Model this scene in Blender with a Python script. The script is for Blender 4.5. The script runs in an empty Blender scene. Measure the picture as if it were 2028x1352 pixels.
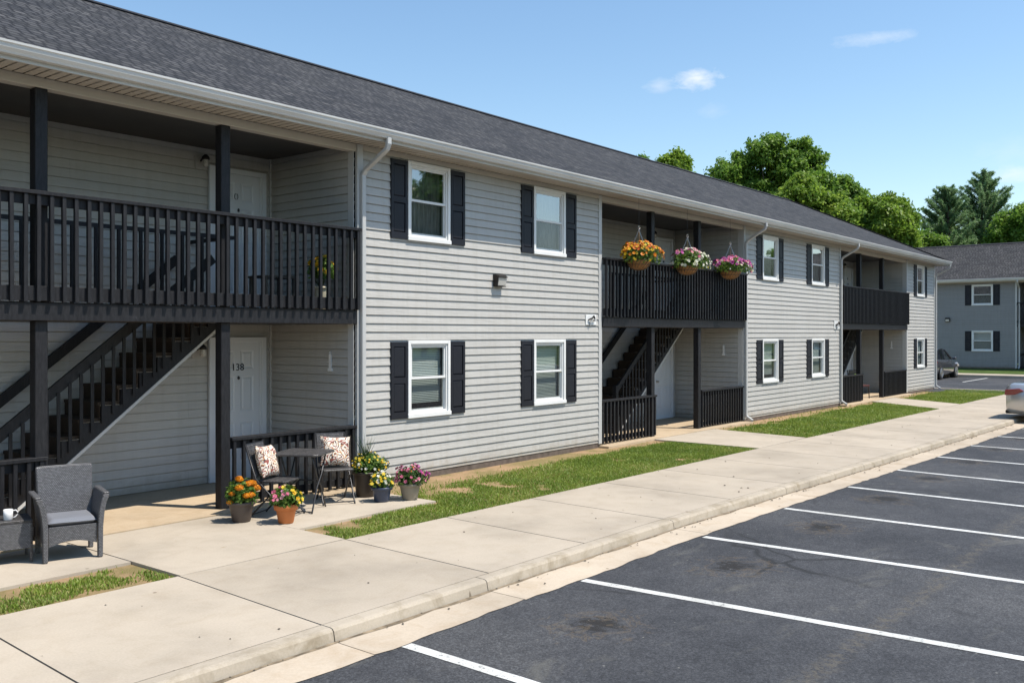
import bpy, math, random
import numpy as np
from mathutils import Vector, Matrix
R=math.radians; PI=math.pi
rnd=random.Random(7); NR=np.random.RandomState(11)
S=bpy.context.scene; COL=S.collection
# ------------------------------------------------------------------ materials
def mat(name,col,rough=.6,metal=0,spec=.5,noise=None,bump=None,build=None,coat=0,sub=0):
    m=bpy.data.materials.new(name); m.use_nodes=True; nt=m.node_tree; N=nt.nodes; L=nt.links
    b=N['Principled BSDF']; b.inputs['Base Color'].default_value=(*col,1); b.inputs['Roughness'].default_value=rough
    b.inputs['Metallic'].default_value=metal; b.inputs['Specular IOR Level'].default_value=spec
    if coat: b.inputs['Coat Weight'].default_value=coat; b.inputs['Coat Roughness'].default_value=.05
    tc=N.new('ShaderNodeTexCoord')
    if noise:   # (scale, amount, coordinate, stretch, detail)
        sc,am,co,st,de=noise
        mp=N.new('ShaderNodeMapping'); mp.inputs['Scale'].default_value=st; L.new(tc.outputs[co],mp.inputs[0])
        n=N.new('ShaderNodeTexNoise'); n.inputs['Scale'].default_value=sc; n.inputs['Detail'].default_value=de; L.new(mp.outputs[0],n.inputs['Vector'])
        mr=N.new('ShaderNodeMapRange'); mr.inputs[1].default_value=.3; mr.inputs[2].default_value=.7; mr.inputs[3].default_value=1-am; mr.inputs[4].default_value=1+am
        L.new(n.outputs[0],mr.inputs[0])
        mx=N.new('ShaderNodeVectorMath'); mx.operation='SCALE'; mx.inputs[0].default_value=col; L.new(mr.outputs[0],mx.inputs['Scale']); L.new(mx.outputs[0],b.inputs['Base Color'])
    if bump:    # (scale, strength, coordinate)
        n=N.new('ShaderNodeTexNoise'); n.inputs['Scale'].default_value=bump[0]; n.inputs['Detail'].default_value=5; L.new(tc.outputs[bump[2]],n.inputs['Vector'])
        bp=N.new('ShaderNodeBump'); bp.inputs['Strength'].default_value=bump[1]; bp.inputs['Distance'].default_value=.01; L.new(n.outputs[0],bp.inputs['Height']); L.new(bp.outputs[0],b.inputs['Normal'])
    if build: build(nt,b,tc)
    return m
def ramp(nt,src,stops,inter='LINEAR'):
    r=nt.nodes.new('ShaderNodeValToRGB'); r.color_ramp.interpolation=inter; e=r.color_ramp.elements
    while len(e)<len(stops): e.new(.5)
    for i,(p,c) in enumerate(stops): e[i].position=p; e[i].color=(*c,1) if len(c)==3 else c
    nt.links.new(src,r.inputs[0]); return r
def noise(nt,vec,scale,detail=4,rough=.5,dist=0):
    n=nt.nodes.new('ShaderNodeTexNoise'); n.inputs['Scale'].default_value=scale; n.inputs['Detail'].default_value=detail; n.inputs['Roughness'].default_value=rough; n.inputs['Distortion'].default_value=dist
    if vec is not None: nt.links.new(vec,n.inputs['Vector'])
    return n.outputs[0]
def mapping(nt,vec,scale=(1,1,1),loc=(0,0,0),rot=(0,0,0)):
    m=nt.nodes.new('ShaderNodeMapping'); m.inputs['Scale'].default_value=scale; m.inputs['Location'].default_value=loc; m.inputs['Rotation'].default_value=rot; nt.links.new(vec,m.inputs[0]); return m.outputs[0]
def mix(nt,f,a,b,mode='MIX'):
    x=nt.nodes.new('ShaderNodeMix'); x.data_type='RGBA'; x.blend_type=mode
    if hasattr(f,'links'): nt.links.new(f,x.inputs[0])
    else: x.inputs[0].default_value=f
    for s,i in ((a,6),(b,7)):
        if hasattr(s,'links'): nt.links.new(s,x.inputs[i])
        else: x.inputs[i].default_value=(*s,1)
    return x.outputs[2]
def setbump(nt,b,h,strength,dist=.01):
    bp=nt.nodes.new('ShaderNodeBump'); bp.inputs['Strength'].default_value=strength; bp.inputs['Distance'].default_value=dist
    nt.links.new(h,bp.inputs['Height']); nt.links.new(bp.outputs[0],b.inputs['Normal'])

def b_shingle(nt,b,tc):
    uv=tc.outputs['UV']
    br=nt.nodes.new('ShaderNodeTexBrick'); br.inputs['Scale'].default_value=1; br.inputs['Brick Width'].default_value=.17; br.inputs['Row Height'].default_value=.142
    br.inputs['Mortar Size'].default_value=.024; br.inputs['Mortar Smooth'].default_value=.4; br.inputs['Bias'].default_value=0; br.offset=.37; br.offset_frequency=3; br.squash=.8; br.squash_frequency=2
    br.inputs['Color1'].default_value=(.034,.035,.036,1); br.inputs['Color2'].default_value=(.084,.084,.085,1); br.inputs['Mortar'].default_value=(.017,.017,.018,1)
    nt.links.new(uv,br.inputs['Vector'])
    br2=nt.nodes.new('ShaderNodeTexBrick'); br2.inputs['Scale'].default_value=1; br2.inputs['Brick Width'].default_value=.31; br2.inputs['Row Height'].default_value=.142
    br2.inputs['Mortar Size'].default_value=0; br2.offset=.23; br2.offset_frequency=5; br2.inputs['Color1'].default_value=(.78,.78,.82,1); br2.inputs['Color2'].default_value=(1.18,1.16,1.14,1)
    nt.links.new(uv,br2.inputs['Vector'])
    c=mix(nt,1,br.outputs[0],br2.outputs[0],'MULTIPLY')
    n=noise(nt,uv,1.1,3); r=ramp(nt,n,[(.3,(.82,.82,.84)),(.7,(1.15,1.13,1.1))]); c=mix(nt,1,c,r.outputs[0],'MULTIPLY')
    n2=noise(nt,uv,140,2); r2=ramp(nt,n2,[(.35,(.72,.72,.72)),(.65,(1.28,1.28,1.28))]); c=mix(nt,1,c,r2.outputs[0],'MULTIPLY')
    nt.links.new(c,b.inputs['Base Color'])
    sx=nt.nodes.new('ShaderNodeSeparateXYZ'); nt.links.new(uv,sx.inputs[0])
    md=nt.nodes.new('ShaderNodeMath'); md.operation='MODULO'; md.inputs[1].default_value=.142; nt.links.new(sx.outputs[1],md.inputs[0])
    m2=nt.nodes.new('ShaderNodeMath'); m2.operation='MULTIPLY_ADD'; m2.inputs[1].default_value=-11; nt.links.new(md.outputs[0],m2.inputs[0]); nt.links.new(br2.outputs[0],m2.inputs[2])
    setbump(nt,b,m2.outputs[0],.8,.016)
def b_concrete(base,stain,tint):
    def f(nt,b,tc):
        v=tc.outputs['Object']
        n1=noise(nt,v,.75,5,.6); r1=ramp(nt,n1,[(.28,tuple(c*.80 for c in base)),(.5,base),(.74,tuple(c*1.12 for c in base))])
        n2=noise(nt,v,3.3,6,.65,.6); r2=ramp(nt,n2,[(.30,tint),(.52,(1,1,1))]); c=mix(nt,stain,r1.outputs[0],r2.outputs[0],'MULTIPLY')
        n3=noise(nt,v,55,3,.7); r3=ramp(nt,n3,[(.3,(.93,.93,.92)),(.7,(1.06,1.06,1.06))]); c=mix(nt,1,c,r3.outputs[0],'MULTIPLY')
        vo=nt.nodes.new('ShaderNodeTexVoronoi'); vo.inputs['Scale'].default_value=2.1; nt.links.new(mapping(nt,v,(1,1,.1)),vo.inputs['Vector'])
        r4=ramp(nt,vo.outputs['Distance'],[(.030,(.35,.31,.27)),(.042,(1,1,1))]); c=mix(nt,.8,c,r4.outputs[0],'MULTIPLY')
        if stain<.6:
            ge=nt.nodes.new('ShaderNodeNewGeometry'); mr=nt.nodes.new('ShaderNodeMapRange'); mr.inputs[3].default_value=.93; mr.inputs[4].default_value=1.05; nt.links.new(ge.outputs['Random Per Island'],mr.inputs[0]); c=mix(nt,1,c,mr.outputs[0],'MULTIPLY')
            n8=noise(nt,v,1.9,7,.75,1.5); r8=ramp(nt,n8,[(.655,(1,1,1)),(.70,(.80,.72,.60)),(.75,(.72,.66,.58))]); c=mix(nt,.8,c,r8.outputs[0],'MULTIPLY')
        nt.links.new(c,b.inputs['Base Color'])
        setbump(nt,b,noise(nt,v,160,4,.7),.22,.004)
    return f
def ncol(nt,v):
    n=nt.nodes.new('ShaderNodeTexNoise'); n.inputs['Scale'].default_value=1.7; n.inputs['Detail'].default_value=5; nt.links.new(v,n.inputs['Vector']); return n.outputs[1]
def b_asphalt(nt,b,tc):
    v=tc.outputs['Object']
    sx=nt.nodes.new('ShaderNodeSeparateXYZ'); nt.links.new(v,sx.inputs[0])
    def M(op,a,bb=None,cc=None):
        m=nt.nodes.new('ShaderNodeMath'); m.operation=op
        for i,s in enumerate((a,bb,cc)):
            if s is None: continue
            if hasattr(s,'links'): nt.links.new(s,m.inputs[i])
            else: m.inputs[i].default_value=s
        return m.outputs[0]
    n1=noise(nt,v,.45,5,.6,.4); r1=ramp(nt,n1,[(.30,(.036,.038,.043)),(.5,(.053,.055,.061)),(.74,(.080,.081,.085))])
    n2=noise(nt,v,62,4,.85); r2=ramp(nt,n2,[(.32,(.36,.36,.36)),(.5,(.95,.95,.95)),(.66,(2.1,2.1,2.05))]); c=mix(nt,1,r1.outputs[0],r2.outputs[0],'MULTIPLY')
    # pale dusty scuffs
    n3=noise(nt,mapping(nt,v,(.8,1.5,1)),1.15,5,.7,.8); r3=ramp(nt,n3,[(.58,(0,0,0)),(.74,(1,1,1))]); 
    mk=nt.nodes.new('ShaderNodeMath'); mk.operation='MULTIPLY'; mk.inputs[1].default_value=.5; nt.links.new(r3.outputs[0],mk.inputs[0]); c=mix(nt,mk.outputs[0],c,(.16,.155,.135))
    n9=noise(nt,v,6,5,.75,.5); r9=ramp(nt,n9,[(.3,(.80,.80,.80)),(.7,(1.22,1.21,1.18))]); c=mix(nt,1,c,r9.outputs[0],'MULTIPLY')
    vc=nt.nodes.new('ShaderNodeTexVoronoi'); vc.feature='DISTANCE_TO_EDGE'; vc.inputs['Scale'].default_value=.42; nt.links.new(mix(nt,.22,v,ncol(nt,v)),vc.inputs['Vector']); rc=ramp(nt,vc.outputs['Distance'],[(.004,(1,1,1)),(.010,(0,0,0))]); rk=ramp(nt,noise(nt,v,.6,3),[(.50,(0,0,0)),(.60,(1,1,1))]); c=mix(nt,M('MULTIPLY',M('MULTIPLY',rc.outputs[0],rk.outputs[0]),.7) ,c,(.018,.018,.018))
    # oil drips mid-stall
    px=M('PINGPONG',M('SUBTRACT',sx.outputs[0],4.96),1.2)      # 1.2 at stall centre
    dx=M('SUBTRACT',px,1.18); dy=M('ADD',sx.outputs[1],6.0)
    d=M('SQRT',M('ADD',M('MULTIPLY',dx,dx),M('MULTIPLY',M('MULTIPLY',dy,dy),1.2)))
    nn=noise(nt,mapping(nt,v,(2.4,1.0,1)),2.9,7,.85,1.6); o=M('SUBTRACT',M('MULTIPLY',nn,1.75),M('MULTIPLY',d,1.25))
    ro=ramp(nt,o,[(.60,(0,0,0)),(.74,(1,1,1))]); k=M('MULTIPLY',ro.outputs[0],.9); c=mix(nt,k,c,(.020,.018,.016))
    nn2=noise(nt,v,3.3,5,.7,1.5); o2=M('SUBTRACT',M('MULTIPLY',nn2,1.5),d); r5=ramp(nt,o2,[(.40,(0,0,0)),(.46,(1,1,1)),(.52,(0,0,0))]); c=mix(nt,M('MULTIPLY',r5.outputs[0],.45),c,(.16,.12,.075))
    # seam running along the lot
    wob=M('MULTIPLY',M('SUBTRACT',noise(nt,v,1.5,5,.7),.5),.35); sd=M('ABSOLUTE',M('ADD',M('ADD',sx.outputs[1],7.75),wob))
    rs=ramp(nt,sd,[(.02,(1,1,1)),(.12,(0,0,0))]); ns=noise(nt,v,14,4,.8); rss=ramp(nt,ns,[(.46,(0,0,0)),(.56,(1,1,1))]); c=mix(nt,M('MULTIPLY',M('MULTIPLY',rs.outputs[0],rss.outputs[0]),.6),c,(.13,.115,.09))
    # pale grit
    vo=nt.nodes.new('ShaderNodeTexVoronoi'); vo.inputs['Scale'].default_value=5; nt.links.new(mapping(nt,v,(1,1,.1)),vo.inputs['Vector']); r6=ramp(nt,vo.outputs['Distance'],[(.035,(1,1,1)),(.05,(0,0,0))]); c=mix(nt,M('MULTIPLY',r6.outputs[0],.5),c,(.35,.34,.30))
    nt.links.new(c,b.inputs['Base Color']); setbump(nt,b,noise(nt,v,110,4,.8),.55,.008)
def b_line(nt,b,tc):
    v=tc.outputs['Object']; n=noise(nt,v,26,6,.85); r=ramp(nt,n,[(.36,(.10,.10,.10)),(.45,(.70,.70,.67))]); n2=noise(nt,v,2,4); r2=ramp(nt,n2,[(.3,(.72,.71,.68)),(.6,(1,1,1))])
    nt.links.new(mix(nt,1,r.outputs[0],r2.outputs[0],'MULTIPLY'),b.inputs['Base Color'])
def b_siding(base):
    def f(nt,b,tc):
        v=tc.outputs['Object']; n=noise(nt,mapping(nt,v,(.5,.5,5)),1.3,4,.6); r=ramp(nt,n,[(.3,tuple(c*.93 for c in base)),(.7,tuple(c*1.05 for c in base))])
        n2=noise(nt,mapping(nt,v,(5,5,.45)),2.0,4,.6); r2=ramp(nt,n2,[(.30,(.93,.925,.91)),(.55,(1,1,1))]); c=mix(nt,1,r.outputs[0],r2.outputs[0],'MULTIPLY')
        br=nt.nodes.new('ShaderNodeTexBrick'); br.inputs['Scale'].default_value=1; br.inputs['Brick Width'].default_value=2.9; br.inputs['Row Height'].default_value=.248; br.inputs['Mortar Size'].default_value=.0022; br.inputs['Mortar Smooth'].default_value=.2; br.offset=.41; br.offset_frequency=2
        br.inputs['Color1'].default_value=(.985,.985,.985,1); br.inputs['Color2'].default_value=(1.012,1.012,1.012,1); br.inputs['Mortar'].default_value=(.74,.73,.72,1); nt.links.new(tc.outputs['UV'],br.inputs['Vector']); c=mix(nt,1,c,br.outputs[0],'MULTIPLY')
        sx=nt.nodes.new('ShaderNodeSeparateXYZ'); nt.links.new(v,sx.inputs[0]); ad=nt.nodes.new('ShaderNodeMath'); ad.operation='MULTIPLY_ADD'; ad.inputs[1].default_value=.5; nt.links.new(noise(nt,v,5,5,.7),ad.inputs[0]); nt.links.new(sx.outputs[2],ad.inputs[2]); r7=ramp(nt,ad.outputs[0],[(.28,(.78,.71,.62)),(.50,(1,1,1))]); c=mix(nt,.8,c,r7.outputs[0],'MULTIPLY')
        nt.links.new(c,b.inputs['Base Color'])
        setbump(nt,b,noise(nt,mapping(nt,v,(1.2,1.2,9)),3.5,3),.45,.012)
    return f
def b_wood(dark,lite):
    def f(nt,b,tc):
        v=tc.outputs['Object']; n=noise(nt,mapping(nt,v,(6,6,1.2)),7,5,.7); r=ramp(nt,n,[(.3,dark),(.7,lite)])
        n2=noise(nt,v,4,6,.8); r2=ramp(nt,n2,[(.66,(0,0,0)),(.72,(1,1,1))]); k=nt.nodes.new('ShaderNodeMath'); k.operation='MULTIPLY'; k.inputs[1].default_value=.35; nt.links.new(r2.outputs[0],k.inputs[0])
        c=mix(nt,k.outputs[0],r.outputs[0],tuple(x*3+.02 for x in lite)); nt.links.new(c,b.inputs['Base Color']); setbump(nt,b,n,.3,.004)
    return f
def b_wicker(c1,c2,c3,w=.022,h=.011):
    def f(nt,b,tc):
        br=nt.nodes.new('ShaderNodeTexBrick'); br.inputs['Scale'].default_value=1; br.inputs['Brick Width'].default_value=w; br.inputs['Row Height'].default_value=h; br.inputs['Mortar Size'].default_value=.0022; br.inputs['Mortar Smooth'].default_value=.7
        br.inputs['Color1'].default_value=(*c1,1); br.inputs['Color2'].default_value=(*c2,1); br.inputs['Mortar'].default_value=(*c3,1); nt.links.new(tc.outputs['UV'],br.inputs['Vector']); nt.links.new(br.outputs[0],b.inputs['Base Color'])
        inv=nt.nodes.new('ShaderNodeMath'); inv.operation='SUBTRACT'; inv.inputs[0].default_value=1; nt.links.new(br.outputs[1],inv.inputs[1]); setbump(nt,b,inv.outputs[0],.9,.006)
    return f
def b_blind(nt,b,tc):
    w=nt.nodes.new('ShaderNodeTexWave'); w.bands_direction='Y'; w.inputs['Scale'].default_value=11; nt.links.new(tc.outputs['UV'],w.inputs['Vector']); r=ramp(nt,w.outputs[0],[(.1,(.50,.55,.50)),(.5,(.74,.79,.74))]); nt.links.new(r.outputs[0],b.inputs['Base Color'])
def b_pillow(nt,b,tc):
    v=tc.outputs['UV']; vo=nt.nodes.new('ShaderNodeTexVoronoi'); vo.inputs['Scale'].default_value=11; 
    n=nt.nodes.new('ShaderNodeTexNoise'); n.inputs['Scale'].default_value=9; nt.links.new(v,n.inputs['Vector']); vv=mix(nt,.12,v,n.outputs[1]); nt.links.new(vv,vo.inputs['Vector'])
    m=nt.nodes.new('ShaderNodeMath'); m.operation='PINGPONG'; m.inputs[1].default_value=.14; nt.links.new(vo.outputs['Distance'],m.inputs[0])
    m2=nt.nodes.new('ShaderNodeMath'); m2.operation='MULTIPLY'; m2.inputs[1].default_value=7; nt.links.new(m.outputs[0],m2.inputs[0])
    ra=ramp(nt,noise(nt,v,13,2),[(.40,(.30,.10,.08)),(.47,(.06,.05,.06)),(.53,(.50,.25,.10)),(.60,(.42,.16,.13))],'CONSTANT')
    r=ramp(nt,m2.outputs[0],[(.38,(1,1,1)),(.52,(0,0,0))]); c=mix(nt,r.outputs[0],(.75,.68,.58),ra.outputs[0]); nt.links.new(c,b.inputs['Base Color'])
def leafmat(name,c1,c2,c3=None,sc=1.2,trans=.35):
    m=bpy.data.materials.new(name); m.use_nodes=True; nt=m.node_tree; b=nt.nodes['Principled BSDF']; out=nt.nodes['Material Output']; tc=nt.nodes.new('ShaderNodeTexCoord')
    at=nt.nodes.new('ShaderNodeAttribute'); at.attribute_name='rnd'
    st=[(0,c1),(.6,c2)]+([(1,c3)] if c3 else []); r=ramp(nt,at.outputs['Fac'],st)
    n=noise(nt,tc.outputs['Object'],sc,3); r2=ramp(nt,n,[(.3,(.75,.8,.7)),(.7,(1.2,1.12,1.1))]); c=mix(nt,1,r.outputs[0],r2.outputs[0],'MULTIPLY')
    nt.links.new(c,b.inputs['Base Color']); b.inputs['Roughness'].default_value=.5; b.inputs['Specular IOR Level'].default_value=.35
    t=nt.nodes.new('ShaderNodeBsdfTranslucent'); nt.links.new(c,t.inputs[0]); mx=nt.nodes.new('ShaderNodeMixShader'); mx.inputs[0].default_value=trans
    nt.links.new(b.outputs[0],mx.inputs[1]); nt.links.new(t.outputs[0],mx.inputs[2]); nt.links.new(mx.outputs[0],out.inputs[0]); return m
def glassmat(name,f,tint,rough=.02):
    m=bpy.data.materials.new(name); m.use_nodes=True; nt=m.node_tree; nt.nodes.remove(nt.nodes['Principled BSDF']); out=nt.nodes['Material Output']
    g=nt.nodes.new('ShaderNodeBsdfGlossy'); g.inputs['Roughness'].default_value=rough; t=nt.nodes.new('ShaderNodeBsdfTransparent'); t.inputs[0].default_value=(*tint,1)
    tc=nt.nodes.new('ShaderNodeTexCoord'); n=noise(nt,tc.outputs['Object'],1.4,1); bp=nt.nodes.new('ShaderNodeBump'); bp.inputs['Strength'].default_value=.25; bp.inputs['Distance'].default_value=.01; nt.links.new(n,bp.inputs['Height']); nt.links.new(bp.outputs[0],g.inputs['Normal'])
    fr=nt.nodes.new('ShaderNodeFresnel'); fr.inputs[0].default_value=1.5; ad=nt.nodes.new('ShaderNodeMath'); ad.operation='MULTIPLY_ADD'; ad.inputs[1].default_value=1.6; ad.inputs[2].default_value=f; ad.use_clamp=True; ge=nt.nodes.new('ShaderNodeNewGeometry'); iv=nt.nodes.new('ShaderNodeMath'); iv.operation='SUBTRACT'; iv.inputs[0].default_value=1; nt.links.new(ge.outputs['Backfacing'],iv.inputs[1]); fm=nt.nodes.new('ShaderNodeMath'); fm.operation='MULTIPLY'; nt.links.new(fr.outputs[0],fm.inputs[0]); nt.links.new(iv.outputs[0],fm.inputs[1]); nt.links.new(fm.outputs[0],ad.inputs[0])
    mx=nt.nodes.new('ShaderNodeMixShader'); nt.links.new(ad.outputs[0],mx.inputs[0]); nt.links.new(t.outputs[0],mx.inputs[1]); nt.links.new(g.outputs[0],mx.inputs[2]); nt.links.new(mx.outputs[0],out.inputs[0]); return m
M={}
M['siding']=mat('siding',(.5,.5,.5),.5,build=b_siding((.485,.468,.434)))
M['siding_far']=mat('siding_dark_grey',(.3,.3,.3),.5,build=b_siding((.262,.258,.250)))  # same lap siding in a darker, neutral grey
M['trim']=mat('corner_trim',(.50,.50,.485),.45,noise=(3,.05,'Object',(1,1,.3),3))
M['white']=mat('white_vinyl',(.80,.80,.78),.35,noise=(4,.04,'Object',(1,1,1),3))
M['gutter']=mat('gutter_enamel',(.62,.62,.60),.3,noise=(2,.10,'Object',(.5,1,3),4))
M['soffit']=mat('soffit',(.50,.46,.40),.5,noise=(2,.05,'Object',(1,1,1),3))
M['ceiling']=mat('balcony_ceiling_dark',(.075,.068,.06),.7,noise=(2,.1,'Object',(1,1,1),3))  # dark tone chosen to dim the recess; shade put into the colour
M['shingle']=mat('shingle',(.07,.07,.08),.85,build=b_shingle,spec=.25)
M['ridge']=mat('ridge_cap',(.035,.036,.042),.9,noise=(30,.3,'Object',(1,1,1),3),spec=.2)
M['black']=mat('black_stain',(.03,.03,.033),.55,spec=.3,build=b_wood((.006,.006,.0075),(.024,.024,.027)))
M['shutter']=mat('shutter_paint',(.011,.012,.018),.5,spec=.35,bump=(160,.15,'Object'))
M['brownwood']=mat('tread_wood',(.10,.06,.035),.7,build=b_wood((.03,.018,.010),(.075,.046,.026)))
M['deck']=mat('deck_boards',(.028,.024,.022),.7,noise=(6,.3,'Object',(1,8,1),4))
M['door']=mat('door_paint',(.68,.70,.72),.4,noise=(2,.03,'Object',(1,1,1),2))
M['dark']=mat('dark_room',(.05,.05,.05),.9)
M['blind']=mat('blind',(.7,.75,.7),.6,build=b_blind)
M['curtain']=mat('curtain',(.34,.33,.31),.9,noise=(9,.35,'UV',(6,.4,1),2))
M['metal_black']=mat('black_metal',(.018,.018,.02),.35,spec=.6,bump=(300,.1,'Object'))
M['bronze']=mat('bronze_metal',(.03,.027,.025),.4,metal=.6)
M['nickel']=mat('nickel',(.5,.48,.45),.3,metal=1)
M['lampglass']=mat('ribbed_glass',(.55,.53,.48),.15,noise=(60,.4,'Object',(6,1,1),2))
M['found']=mat('foundation',(.13,.10,.08),.9,noise=(8,.3,'Object',(1,1,1),4))
CB=(.448,.386,.307)
M['conc']=mat('sidewalk_concrete',CB,.85,spec=.25,build=b_concrete(CB,.35,(.80,.76,.70)))
M['conc_white']=mat('walk_concrete',(.5,.45,.38),.85,spec=.25,build=b_concrete((.468,.404,.322),.35,(.78,.74,.70)))
M['porch']=mat('porch_concrete',(.5,.36,.22),.7,spec=.3,build=b_concrete((.52,.405,.275),.5,(.76,.70,.62)))
M['kerb']=mat('kerb_concrete',(.4,.35,.28),.9,spec=.2,build=b_concrete((.43,.372,.295),.7,(.56,.52,.43)))
M['pan']=mat('gutter_pan',(.5,.4,.3),.9,spec=.2,build=b_concrete((.50,.42,.325),.5,(.78,.70,.6)))
M['joint']=mat('joint_dirt',(.10,.085,.065),.95)
M['joint_tan']=mat('kerb_foot_brown',(.22,.17,.11),.95,noise=(9,.5,'Object',(1,1,1),5))
M['asphalt']=mat('asphalt',(.05,.05,.06),.8,spec=.3,build=b_asphalt)
M['line']=mat('line_paint',(.8,.8,.78),.6,build=b_line)
M['soil']=mat('soil',(.3,.2,.12),.95,spec=.1,build=lambda nt,b,tc:(nt.links.new(mix(nt,ramp(nt,noise(nt,tc.outputs['Object'],1.6,6,.7),[(.42,(0,0,0)),(.58,(1,1,1))]).outputs[0],(.40,.265,.155),(.25,.20,.09)),b.inputs['Base Color']),setbump(nt,b,noise(nt,tc.outputs['Object'],40,5,.8),.8,.02)))
M['fargrass']=mat('far_grass',(.07,.11,.03),.95,spec=.1,noise=(3,.3,'Object',(1,1,1),5),bump=(30,.8,'Object'))
M['grass']=leafmat('grass_blades',(.125,.20,.026),(.25,.36,.055),(.45,.43,.17),1.3,.4)
M['wick_gray']=mat('grey_wicker',(.1,.1,.1),.5,build=b_wicker((.115,.115,.122),(.185,.185,.195),(.018,.018,.019),.022,.014))
M['wick_black']=mat('dark_wicker',(.05,.05,.05),.45,build=b_wicker((.05,.047,.047),(.11,.105,.105),(.010,.010,.010),.036,.02))
M['cushion']=mat('grey_fabric',(.19,.20,.225),.9,spec=.2,noise=(220,.12,'Object',(1,1,1),2),bump=(300,.3,'Object'))
M['pillow']=mat('pillow_fabric',(.7,.6,.5),.9,spec=.15,build=b_pillow)
M['ceramic']=mat('white_ceramic',(.8,.8,.8),.12,noise=(5,.02,'Object',(1,1,1),1))
M['coffee']=mat('coffee',(.05,.02,.01),.1)
M['terra']=mat('terracotta',(.52,.165,.045),.65,noise=(7,.12,'Object',(1,1,.4),4),bump=(90,.1,'Object'))
M['brownpot']=mat('brown_pot',(.085,.065,.055),.5,noise=(7,.15,'Object',(1,1,.4),4))
M['darkpot']=mat('dark_brown_pot',(.038,.026,.018),.45,noise=(7,.3,'Object',(1,1,.4),4))
M['navypot']=mat('navy_pot',(.035,.05,.09),.35,noise=(7,.15,'Object',(1,1,.4),4))
M['tanpot']=mat('taupe_pot',(.27,.235,.18),.6,noise=(7,.12,'Object',(1,1,.4),4))
M['creampot']=mat('cream_pot',(.60,.53,.38),.5,noise=(9,.1,'Object',(1,1,.4),4))
M['potsoil']=mat('potting_soil',(.03,.02,.013),.95)
M['coco']=mat('coco_liner',(.30,.15,.055),.95,noise=(30,.35,'Object',(1,1,5),5),bump=(90,.9,'Object'))
M['leaf']=leafmat('pot_leaves',(.04,.10,.015),(.10,.20,.03),(.25,.36,.07),8,.3)
M['leaf_dk']=leafmat('dark_leaves',(.03,.07,.015),(.07,.15,.03),(.14,.22,.05),8,.3)
def pet(n,a,b,c): M[n]=leafmat(n,a,b,c,20,.25)
pet('f_orange',(.65,.17,.01),(.80,.30,.01),(.9,.42,.02)); pet('f_yellow',(.75,.50,.02),(.85,.62,.04),(.9,.75,.15)); pet('f_pink',(.6,.09,.20),(.75,.22,.35),(.85,.5,.55))
pet('f_white',(.75,.74,.62),(.85,.85,.80),(.8,.78,.5)); pet('f_magenta',(.30,.02,.20),(.48,.06,.33),(.68,.3,.5)); pet('f_red',(.50,.05,.01),(.70,.15,.01),(.85,.35,.03)); pet('f_maroon',(.06,.01,.02),(.14,.02,.05),(.35,.12,.16)); pet('f_gold',(.6,.33,.01),(.85,.52,.02),(.9,.65,.08))
M['tree_a']=leafmat('oak_leaves',(.09,.20,.028),(.19,.33,.05),(.30,.44,.085),.6,.55)
M['tree_b']=leafmat('maple_leaves',(.12,.22,.028),(.24,.38,.05),(.37,.48,.09),.6,.55)
M['tree_c']=leafmat('pine_needles',(.12,.23,.10),(.20,.33,.145),(.28,.41,.19),.5,.5)
M['bark']=mat('bark',(.09,.065,.045),.95,noise=(6,.3,'Object',(1,1,.3),5),bump=(20,.8,'Object'))
M['car_dark']=mat('dark_grey_paint',(.10,.10,.112),.25,metal=.5,coat=1)
M['car_silver']=mat('silver_paint',(.55,.54,.52),.28,metal=.6,coat=1)
M['carglass']=mat('car_glass',(.012,.016,.018),.04,spec=.9)
M['tyre']=mat('tyre',(.012,.012,.012),.85); M['rim']=mat('rim',(.55,.55,.56),.3,metal=.8)
M['red']=mat('tail_lens',(.22,.006,.008),.15,coat=1); M['clear']=mat('clear_lens',(.6,.62,.65),.1,coat=1)
M['rust']=mat('orange_wood',(.35,.13,.04),.6,build=b_wood((.24,.085,.03),(.42,.17,.06)))
M['lime']=mat('lime_cloth',(.35,.55,.06),.8,noise=(20,.2,'Object',(1,1,1),2)); M['redcloth']=mat('maroon_cloth',(.07,.02,.018),.85,noise=(20,.2,'Object',(1,1,1),2))
M['beigecloth']=mat('beige_cloth',(.36,.30,.21),.9,noise=(40,.15,'Object',(1,1,1),2))
M['glass']=glassmat('window_glass',.10,(.80,.84,.83)); M['glass_up']=glassmat('window_glass_upper',.34,(.60,.64,.64)); M['screen']=glassmat('insect_screen_glass',.05,(.55,.58,.57),.12)
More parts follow.
